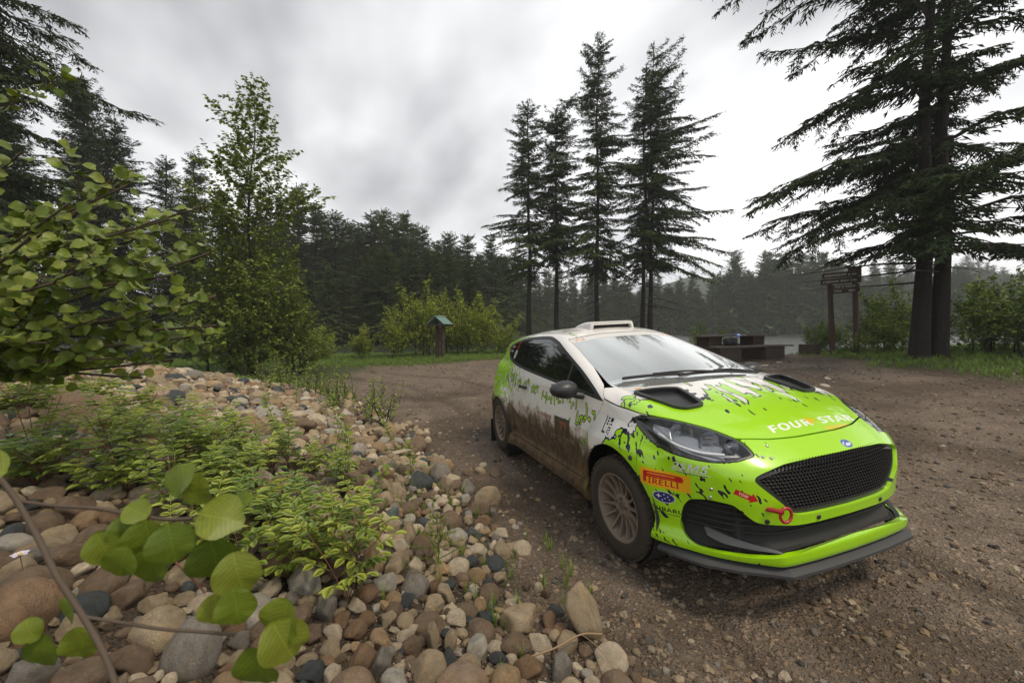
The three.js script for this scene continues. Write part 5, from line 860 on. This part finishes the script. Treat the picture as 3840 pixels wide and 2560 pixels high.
// ---------- foreground plants ----------
function roundLeaf(seed, wide = 1) {       // aspen leaf: round blade with a short tip, cupped, base at the origin, along +y, face +z
  const r = rng(seed), pos = [], idx = [], n = 15, f = t => { const a = t * Math.PI * 2; return [Math.sin(a) * .5 * wide * (1 - .10 * Math.cos(a)), .46 - Math.cos(a) * .46 + (Math.abs(t - .5) < .045 ? .08 : 0)]; };
  const lift = (x, y) => .34 * x * x - .26 * (y - .4) * (y - .4) + .10 * Math.abs(x) + .035 * Math.sin(9 * y + seed + x * 5);
  for (const k of [0, .28, .52]) pos.push(0, k + .1, lift(0, k + .1));
  for (let i = 0; i <= n * 2; i++) { const [x, y] = f(i / (n * 2)), j = 1 + .025 * (r() - .5); pos.push(x * j, y * j, lift(x, y) + .02 * (r() - .5)); }
  for (let i = 0; i < n * 2; i++) { const y = (pos[(3 + i) * 3 + 1] + pos[(4 + i) * 3 + 1]) / 2, c = y < .25 ? 0 : y < .55 ? 1 : 2; idx.push(c, 4 + i, 3 + i); if (i) { const y0 = (pos[(2 + i) * 3 + 1] + pos[(3 + i) * 3 + 1]) / 2, c0 = y0 < .25 ? 0 : y0 < .55 ? 1 : 2; if (c0 !== c) idx.push(c0, c, 3 + i); } }
  const g = new THREE.BufferGeometry(), q = pos.slice(); g.setAttribute('position', new THREE.Float32BufferAttribute(q, 3)); g.setAttribute('uv', new THREE.Float32BufferAttribute(q.filter((v, i) => i % 3 < 2).map((v, i) => i & 1 ? v : v + .5), 2)); g.setIndex(idx); g.computeVertexNormals(); return g;
}
const veinTex = (() => { const c = canvas(256, 256), g = c.getContext('2d'), r = rng(12); g.fillStyle = '#c4c4c4'; g.fillRect(0, 0, 256, 256); for (let i = 0; i < 900; i++) { g.fillStyle = `rgba(${r() > .5 ? '255,255,220' : '150,170,140'},.12)`; g.fillRect(r() * 256, r() * 256, 3 + r() * 9, 3 + r() * 9); } g.strokeStyle = '#f4f6da'; g.lineCap = 'round'; g.lineWidth = 3; g.beginPath(); g.moveTo(128, 256); g.lineTo(128, 10); g.stroke(); g.lineWidth = 2; for (let i = 0; i < 8; i++) for (const s of [-1, 1]) { g.beginPath(); g.moveTo(128, 245 - i * 26); g.quadraticCurveTo(128 + s * 55, 215 - i * 27, 128 + s * 105, 180 - i * 27); g.stroke(); } return ctex(c); })();
const aspenMats = [[.29, .40, .036], [.36, .46, .042], [.23, .34, .03], [.42, .50, .06]].map(c => new THREE.MeshPhysicalMaterial({ color: new THREE.Color().setRGB(...c), map: veinTex, roughness: .45, side: THREE.DoubleSide, transmission: .42, thickness: 0, specularIntensity: .6 }));
const stemMat = std(.09, .065, .045, .8), redStem = std(.17, .075, .045, .7);
const aspenLeaves = [1, 2, 3, 4].map(s => roundLeaf(s, .95 + .05 * (s % 3)));
function hang(mesh, base, dir, face, size) { const y = dir.clone().normalize(), z = face.clone().addScaledVector(y, -face.dot(y)).normalize(), x = y.clone().cross(z); mesh.matrix.makeBasis(x.multiplyScalar(size), y.clone().multiplyScalar(size), z.multiplyScalar(size)).setPosition(base); mesh.matrix.decompose(mesh.position, mesh.quaternion, mesh.scale); }
{ // aspen bush: boughs reaching from the left edge
  const bush = new THREE.Group(), r = rng(313), root = V(-3.75, 0, -2.3); root.y = groundY(root.x, root.z); bush.position.copy(root);
  const ends = [[-1.85, 2.16, -2.0], [-1.52, 2.06, -2.02], [-1.44, 1.62, -2.0], [-1.62, 1.42, -2.05], [-2.1, 2.05, -1.95], [-2.3, 2.3, -1.95], [-2.6, 2.72, -2.2], [-2.75, 2.5, -2.25], [-1.82, 1.78, -1.85], [-1.75, 1.88, -2.15], [-1.95, 1.5, -1.9], [-1.9, 1.32, -2.0], [-2.1, 1.4, -1.85], [-2.05, 1.85, -1.75], [-1.6, 1.72, -1.95], [-1.82, 1.98, -2.15], [-1.95, 1.66, -1.75], [-2.35, 1.75, -1.9], [-2.4, 2.0, -2.1], [-2.25, 1.55, -2.1], [-2.0, 1.2, -2.2], [-2.45, 1.35, -2.0], [-2.3, 2.15, -2.3], [-2.6, 1.9, -2.0], [-1.5, 1.84, -2.05], [-1.68, 1.55, -1.9], [-1.75, 1.3, -2.1], [-2.0, 2.25, -2.1], [-1.62, 1.98, -1.95], [-1.9, 1.42, -2.25], [-2.2, 1.28, -2.15], [-1.55, 1.48, -2.15]].map(a => V(...a).sub(root));
  const leaves = [];
  ends.forEach((e, i) => {
    const mid = e.clone().multiplyScalar(.5).add(V(-.12 + (r() - .5) * .2, .18 + (r() - .5) * .2, (r() - .5) * .2)), c = new THREE.CatmullRomCurve3([V((r() - .5) * .15, -.1, (r() - .5) * .15), mid.clone().multiplyScalar(.5).add(V(0, .08, 0)), mid, e]);
    part(bush, 'branch', new THREE.TubeGeometry(c, 18, .0045 + .002 * r(), 5), stemMat);
    const sub = [[c, .35, 1]];
    for (let k = 0; k < 5; k++) { const t = .45 + .5 * (k + r()) / 5, p = c.getPoint(t), d = c.getTangent(t).add(V((r() - .5) * 1.3, (r() - .4) * 1.0, (r() - .5) * 1.3)).normalize(), L = .16 + .22 * r(), q = new THREE.CatmullRomCurve3([p, p.clone().addScaledVector(d, L * .5).add(V(0, .01, 0)), p.clone().addScaledVector(d, L).add(V(0, .02, 0))]); part(bush, 'twig', new THREE.TubeGeometry(q, 6, .0022, 4), stemMat); sub.push([q, .1, .45]); }
    for (const [q, a, w] of sub) { const n = Math.round(q.getLength() * (1 - a) * 26 * (w === 1 ? 1.1 : 2.5)); for (let k = 0; k <= n; k++) { const t = a + (1 - a) * (k + .5 * r()) / (n + .001), p = q.getPoint(Math.min(1, t)), pd = V((r() - .5), (r() - .45) * .9, (r() - .5)).normalize(), b = p.clone().addScaledVector(pd, .025 + .02 * r()), ld = V(pd.x * .8 + .25 * (r() - .5), -.55 + .7 * r() + .2, pd.z * .8 + .3).normalize(), f = V(.55 + (r() - .5) * 1.3, .35 + .5 * r(), .75 + (r() - .5) * 1.1).normalize(); leaves.push({ p, b, ld, f, s: .041 + .022 * r(), g: Math.floor(r() * 4), m: Math.floor(r() * 4), d: b.clone().add(root).distanceTo(camera.position) }); } }
  });
  leaves.sort((a, b) => a.d / a.s - b.d / b.s);
  const pet = []; for (const l of leaves) pet.push(tube([l.p, l.p.clone().lerp(l.b, .5).add(V(0, .004, 0)), l.b], .0009, 2, 3));
  { const g = part(bush, 'leaf_stalks', merge(pet), redStem); g.userData.kind = 'stuff'; }
  leaves.slice(0, 300).forEach(l => { const m = part(bush, 'leaf', aspenLeaves[l.g], aspenMats[l.m]); hang(m, l.b, l.ld, l.f, l.s); });
  const byM = [[], [], [], []], tmp = new THREE.Object3D(); for (const l of leaves.slice(300)) { hang(tmp, l.b, l.ld, l.f, l.s); tmp.updateMatrix(); byM[l.m].push(aspenLeaves[l.g].clone().applyMatrix4(tmp.matrix)); }
  byM.forEach((a, i) => { if (a.length) { const m = part(bush, 'foliage', merge(a), aspenMats[i]); m.userData.kind = 'stuff'; } });
  add(bush, 'aspen_bush', 'young aspen bush with round fresh green leaves at the left edge', 'aspen bush');
  
}
{ // aspen twig close to the lens
  const t = new THREE.Group(), r = rng(99), W = (px, py, d) => V((px * 1.6327 - 1920) / 1532 * d, 1.454 - (py * 1.6327 - 1233) / 1532 * d, -d), org = W(215, 1640, .42); t.position.copy(org);
  const L = (px, py, d) => W(px, py, d).sub(org);
  part(t, 'stem', tube([L(-30, 1080, .5), L(10, 1130, .5), L(60, 1220, .48), L(110, 1330, .46), L(170, 1430, .45), L(215, 1520, .43), L(240, 1600, .42)], .0031, 30, 7), stemMat);
  part(t, 'twig', tube([L(22, 1150, .5), L(120, 1162, .5), L(210, 1168, .5), L(300, 1185, .5), L(380, 1195, .5), L(430, 1192, .5)], .0021, 24, 6), stemMat);
  part(t, 'twig', tube([L(168, 1425, .45), L(260, 1440, .46), L(350, 1455, .46), L(440, 1462, .47), L(520, 1470, .47)], .0019, 20, 6), stemMat);
  part(t, 'twig', tube([L(330, 1190, .5), L(350, 1230, .49), L(375, 1280, .48), L(420, 1330, .48), L(455, 1370, .48)], .0014, 16, 5), redStem);
  const spots = [[0, 1082, 118, 115, -90], [385, 1140, 85, 85, 25], [455, 1160, 80, 80, -10], [445, 1180, 105, 105, 105], [325, 1190, 62, 60, -60], [200, 1225, 90, 95, 150], [258, 1188, 78, 80, 160], [318, 1195, 105, 105, 175], [372, 1205, 98, 90, 168], [338, 1260, 95, 95, 190], [468, 1240, 112, 110, 172], [272, 1262, 82, 80, 200], [520, 1275, 108, 105, 165], [520, 1360, 92, 95, 170], [648, 1385, 108, 108, 195], [610, 1440, 122, 115, 160], [478, 1370, 75, 70, 175], [150, 1370, 74, 75, 190], [150, 1450, 88, 90, 170], [70, 1470, 92, 90, 185], [560, 1500, 118, 115, 165], [30, 1430, 60, 60, 150], [525, 1165, 55, 55, 60]];
  for (const [x, y, w, , a] of spots) { const d = .47 + .05 * (r() - .5), p = L(x, y, d), th = a * Math.PI / 180, dir = V(Math.sin(th), Math.cos(th), .35 * (r() - .5)), f = V((r() - .5) * .9, .55 + .4 * r(), .8); const m = part(t, 'leaf', aspenLeaves[Math.floor(r() * 4)], aspenMats[Math.floor(r() * 4)]); hang(m, p, dir, f, w * 1.6327 * d / 1532 * .95); }
  add(t, 'aspen_twig', 'out of focus aspen twig with big leaves hanging close to the lens', 'twig');
}
{ // wild rose plants on the bank
  const r = rng(505), green = [[.24, .33, .028], [.30, .38, .032], [.17, .26, .024], [.37, .43, .045]], mats = green.map(c => new THREE.MeshPhysicalMaterial({ color: new THREE.Color().setRGB(...c), roughness: .5, side: THREE.DoubleSide, transmission: .3, thickness: 0 }));
  const compound = [0, 1, 2].map(k => { const s = new Soup(), q = rng(60 + k); const n = 2; for (let i = 0; i < n; i++) for (const h of [-1, 1]) { const o = V(0, .03 + .038 * i, .004 * i), d = V(h * .85, .5, -.25 * q()).normalize(); ovalLeaf(s, o, d, V(h * -.2, -.1, 1).normalize(), .042 + .012 * q(), .0135, [1, 1, 1]); } ovalLeaf(s, V(0, .1, .01), V(0, 1, -.3).normalize(), V(0, .3, 1).normalize(), .052, .017, [1, 1, 1]); s.limb([V(0, 0, 0), V(0, .06, .006), V(0, .105, .01)], .0014, .0008, [1, 1, 1], 3); return s.geo(true); });
  const n = 48; let made = 0;
  const where = (x, z) => { const f = -z, c = x / f; return c < -.95 ? 'under the aspen bush at the left edge' : c < -.72 ? (f < 2.3 ? 'behind the twig leaves in the lower left' : 'in front of the big round boulder') : f > 2.9 ? 'on the open cobble slope' : 'at the right end of the leafy patch'; };
  const grps = new Map();
  for (let i = 0; made < n && i < 900; i++) {
    const px = r() < .72 ? r() * 900 : 850 + r() * 560, py = 1590 + r() * 520 + (px > 850 ? 20 : 0); const d0 = 1.7 + 1.9 * Math.pow(1 - (py - 1590) / 560, 1.2), x = (px - 1920) / 1532 * d0, z = -d0; if (bankS(x, z) < .9) continue; if (fbm(x * 1.4, z * 1.4, 15, 2) < -.14) continue; made++;
    const g = new THREE.Group(), tone = Math.floor(r() * 4), H = .12 + .2 * r(), st = 4 + Math.floor(r() * 3);
    for (let k = 0; k < st; k++) {
      const az = r() * 6.28, l = (.05 + .13 * r()), c = new THREE.CatmullRomCurve3([V(0, -.02, 0), V(Math.cos(az) * l * .4, H * .5, Math.sin(az) * l * .4), V(Math.cos(az) * l, H * (.8 + .4 * r()), Math.sin(az) * l)]); part(g, 'stem', new THREE.TubeGeometry(c, 6, .0024, 4), redStem);
      for (let j = 0; j < 5; j++) { const t = .3 + .7 * j / 4, a2 = j * 2.4 + r() * 2, p = c.getPoint(t), dir = V(Math.cos(a2), .25 + .35 * t, Math.sin(a2)), m = part(g, 'leaf', compound[Math.floor(r() * 3)], mats[(tone + (r() < .3 ? 1 : 0)) % 4]); hang(m, p, dir, V(Math.cos(a2) * -.3, 1, Math.sin(a2) * -.3), .85 + .45 * r()); }
    }
    const w = where(x, z); if (!grps.has(w)) grps.set(w, []); grps.get(w).push([x / -z, onGround(g, x, z, .03)]);
  }
  const ord = ['first', 'second', 'third', 'fourth', 'fifth', 'sixth', 'seventh', 'eighth', 'ninth', 'tenth', 'eleventh', 'twelfth', 'thirteenth', 'fourteenth', 'fifteenth', 'sixteenth', 'seventeenth', 'eighteenth', 'nineteenth', 'twentieth'];
  for (const [w, l] of grps) l.sort((a, b) => a[0] - b[0]).forEach(([, g], i) => add(g, 'wild_rose', i < 20 ? `${ord[i]} low rose plant from the left ${w}` : `one of the rightmost low rose plants ${w}`, 'plant', 'low rose plants ' + w));
}
{ // aspen sprouts among the cobbles
  const r = rng(421), at = [[-1.55, -3.5], [-1.25, -3.0], [-1.75, -4.2], [-2.1, -4.9], [-1.0, -2.75], [-2.6, -5.6], [-2.4, -4.1], [-1.5, -5.0], [-3.0, -4.9], [-1.9, -3.4], [-.9, -3.6], [-3.3, -6.2]].sort((a, b) => a[0] / a[1] > b[0] / b[1] ? -1 : 1), words = ['first', 'second', 'third', 'fourth', 'fifth', 'sixth', 'seventh', 'eighth', 'ninth', 'tenth', 'eleventh', 'twelfth'];
  at.forEach(([x, z], i) => { const g = new THREE.Group(), H = .22 + .25 * r(), lx = (r() - .5) * .25, lz = (r() - .5) * .25, c = new THREE.CatmullRomCurve3([V(0, -.03, 0), V(lx * .3, H * .5, lz * .3), V(lx, H, lz)]); part(g, 'stem', new THREE.TubeGeometry(c, 8, .0026, 5), stemMat);
    for (let k = 0; k < 16; k++) { const t = .25 + .75 * k / 15, a = k * 2.4, p = c.getPoint(t), d = V(Math.cos(a), .1 + .5 * t, Math.sin(a)), m = part(g, 'leaf', aspenLeaves[k % 4], aspenMats[Math.floor(r() * 4)]); hang(m, p.addScaledVector(d, .012), d, V(Math.cos(a) * -.2 + .2, 1, Math.sin(a) * -.2 + .5), .03 + .025 * r()); }
    add(onGround(g, x, z), 'aspen_sprout', words[i] + ' aspen sprout from the left growing out of the cobbles', 'sprout', 'aspen sprouts on the bank'); });
}
{ // taller weeds where the bank meets the road
  const r = rng(77), spots = [[-3.4, -7.9], [-4.1, -8.6], [-4.9, -9.3], [-2.9, -7.0], [-5.6, -9.9], [-2.3, -6.6], [-3.9, -7.6], [-6.3, -10.3], [-1.9, -5.9], [-5.2, -8.6]], words = ['first', 'second', 'third', 'fourth', 'fifth', 'sixth', 'seventh', 'eighth', 'ninth', 'tenth'];
  spots.sort((a, b) => a[0] / a[1] > b[0] / b[1] ? -1 : 1).forEach(([x, z], i) => { const t = broadleaf({ seed: 700 + i, stems: [0, 1, 2, 3, 4].map(k => [(r() - .5) * .5, (r() - .5) * .5, .18 + .25 * r(), (r() - .5) * .5, (r() - .5) * .5, .005]), R: t => .2, branches: 22, levels: 0, density: 40, leaf: .05, wide: .32, colors: [[.22, .30, .04], [.17, .25, .035], [.28, .34, .05]], elev: .5, from: .15 }); add(onGround(t, x, z), 'roadside_weed', words[i] + ' leafy weed from the left along the road edge of the bank', 'weed', 'weeds along the road edge of the bank'); });
}
{ // fir seedling by the track
  const r = rng(8), s = new Soup(), w = new Soup(), g = new THREE.Group(), c = [.25, .33, .055];
  const sprig = (p, d, L) => { const e = p.clone().addScaledVector(d, L); w.limb([p, e], .002, .001, [.12, .10, .05], 3); for (let i = 0; i < L * 900; i++) { const t = r(), o = p.clone().lerp(e, t), q = V(r() - .5, r() - .5, r() - .5).addScaledVector(d, .6).normalize(), k = .7 + .6 * r(); s.blade(o, q, q.clone().cross(d).normalize(), .020, .0011, [c[0] * k, c[1] * k, c[2] * k]); } };
  w.limb([V(0, -.03, 0), V(.01, .12, 0), V(.0, .3, .01)], .005, .002, [.09, .07, .05], 5);
  for (const [y, n, L] of [[.06, 4, .13], [.13, 5, .13], [.2, 5, .10], [.27, 4, .06]]) for (let i = 0; i < n; i++) { const a = i / n * 6.28 + y * 20; sprig(V(0, y, 0), V(Math.cos(a), .35, Math.sin(a)).normalize(), L * (.8 + .4 * r())); } sprig(V(0, .27, 0), V(.05, 1, 0), .06);
  part(g, 'stem', w.geo(), twigMat); part(g, 'needles', s.geo(), leafMat); add(onGround(g, -.43, -2.28), 'fir_seedling', 'small lime green fir seedling growing among the cobbles', 'seedling');
}
{ // grass: tufts along the edge of the cobbles, verge, and thin weeds
  const r = rng(17), s = new Soup(); for (let i = 0; i < 16; i++) { const a = r() * 6.28, l = .5 + .5 * r(), b = V((r() - .5) * .16, 0, (r() - .5) * .16), d = V(Math.cos(a) * .35, 1, Math.sin(a) * .35).normalize(), m = b.clone().addScaledVector(d, l * .55), e = m.clone().add(V(Math.cos(a) * .28 * l, l * .34, Math.sin(a) * .28 * l)), w = V(-Math.sin(a), 0, Math.cos(a)).multiplyScalar(.016), k = .7 + .6 * r(), c = r() < .15 ? [.9 * k, .75 * k, .45 * k] : [.8 * k, k, .42 * k]; s.tri(b.clone().add(w), b.clone().sub(w), m.clone().add(w), c); s.tri(b.clone().sub(w), m.clone().sub(w), m.clone().add(w), c); s.tri(m.clone().add(w), m.clone().sub(w), e, c); }
  const geo = s.geo(), mat = new THREE.MeshPhysicalMaterial({ vertexColors: true, roughness: .6, side: THREE.DoubleSide, transmission: .3, thickness: 0 }), N = 15000, im = new THREE.InstancedMesh(geo, mat, N), d = new THREE.Object3D(), col = new THREE.Color(); let n = 0, guard = 0;
  const putG = (x, z, h, w, t = 1) => { d.position.set(x, groundY(x, z) - .01, z); d.rotation.set(0, r() * 6.28, 0); d.scale.set(h * w, h, h * w); d.updateMatrix(); im.setMatrixAt(n, d.matrix); const k = (.75 + .5 * r()) * t; im.setColorAt(n++, col.setRGB(.22 * k, .29 * k, .06 * k)); };
  for (const [x, z, c] of [[.02, -1.74, 7], [-.45, -2.3, 9], [-.3, -2.7, 8], [-.75, -3.0, 14], [-.9, -3.3, 12], [.1, -2.35, 8], [-.1, -2.1, 8], [.2, -2.6, 6], [-.6, -2.55, 8], [-1.2, -3.7, 10], [.3, -2.2, 5], [-.55, -3.4, 8], [-.95, -4.0, 10], [-1.4, -4.6, 10], [-.55, -2.05, 8], [-.2, -2.4, 8], [-.35, -3.1, 12], [-.1, -1.95, 6], [-.68, -2.75, 10], [-1.05, -3.5, 10]]) for (let i = 0; i < c; i++) putG(x + (r() - .5) * .34, z + (r() - .5) * .36, .06 + .12 * r(), .5, 1.15);
  while (n < N && guard++ < 900000) {
    const x = -16 + 34 * r(), z = -24 + 20 * r(), q = fbm(x * .5 + 3, z * .5, 2, 3), s0 = bankS(x, z);
    const verge = Math.max(sm(-15.6, -17.0, z + q * 1.6 + .18 * (x + 4)) * sm(5.5, 2.5, x), sm(9.6, 11.0, x + .5 * (z + 13) * .4 + q * 2) * sm(-6, -9.5, z + q), sm(-8, -10, z) * sm(-4.2, -5.6, x + q) * sm(-4.6, -7, s0 * -1 - 6 + 2), sm(-8.5, -10, z) * sm(-.3, .4, s0) * sm(-12.8, -11, z));
    const zs = shoreZ(x); if (z < zs + .6 || r() > verge) continue; putG(x, z, .10 + .16 * r(), .9, 1.05);
  }
  im.count = n; im.name = 'grass'; add(im, 'grass', 'short green grass along the verge and between stones', 'grass', null, 'stuff');
}
{ // dead stick, white flower
  const a = V(.03, 0, -1.66), b = V(.40, 0, -1.80); a.y = groundY(a.x, a.z) + .045; b.y = groundY(b.x, b.z) + .075; const o = a.clone(); const g = tube([V(0, 0, 0), V(.14, .022, -.03), V(.27, .03, -.10), b.clone().sub(a)], .0042, 18, 5), g2 = tube([V(.27, .03, -.10), V(.33, .02, -.04), V(.40, -.03, .06)], .0022, 8, 4), m = new THREE.Mesh(merge([g, g2]), std(.28, .19, .11, .85)); m.position.copy(o); add(m, 'dead_stick', 'thin dry forked stick leaning on the egg shaped boulder', 'stick');
  const f = new THREE.Group(), pm = new THREE.MeshPhysicalMaterial({ color: new THREE.Color().setRGB(.72, .66, .76), roughness: .6, side: THREE.DoubleSide, transmission: .2, thickness: 0 }); for (let i = 0; i < 5; i++) { const p = part(f, 'petal', aspenLeaves[i % 4], pm), t = i * 1.2566; hang(p, V(0, .14, 0), V(Math.cos(t), .35, Math.sin(t)), V(-Math.cos(t) * .4, 1, -Math.sin(t) * .4), .026); } part(f, 'stem', tube([V(0, -.02, 0), V(.01, .07, 0), V(0, .14, 0)], .0018, 6, 4), redStem); part(f, 'flower_centre', new THREE.SphereGeometry(.006, 8, 6).translate(0, .145, 0), std(.55, .42, .08, .8)); add(onGround(f, -1.78, -1.45), 'wild_flower', 'single pale lilac white flower at the left edge', 'flower');
}

// rain haze
scene.fog = new THREE.FogExp2(0xdfe2e4, .0013);

renderer.render(scene, camera);
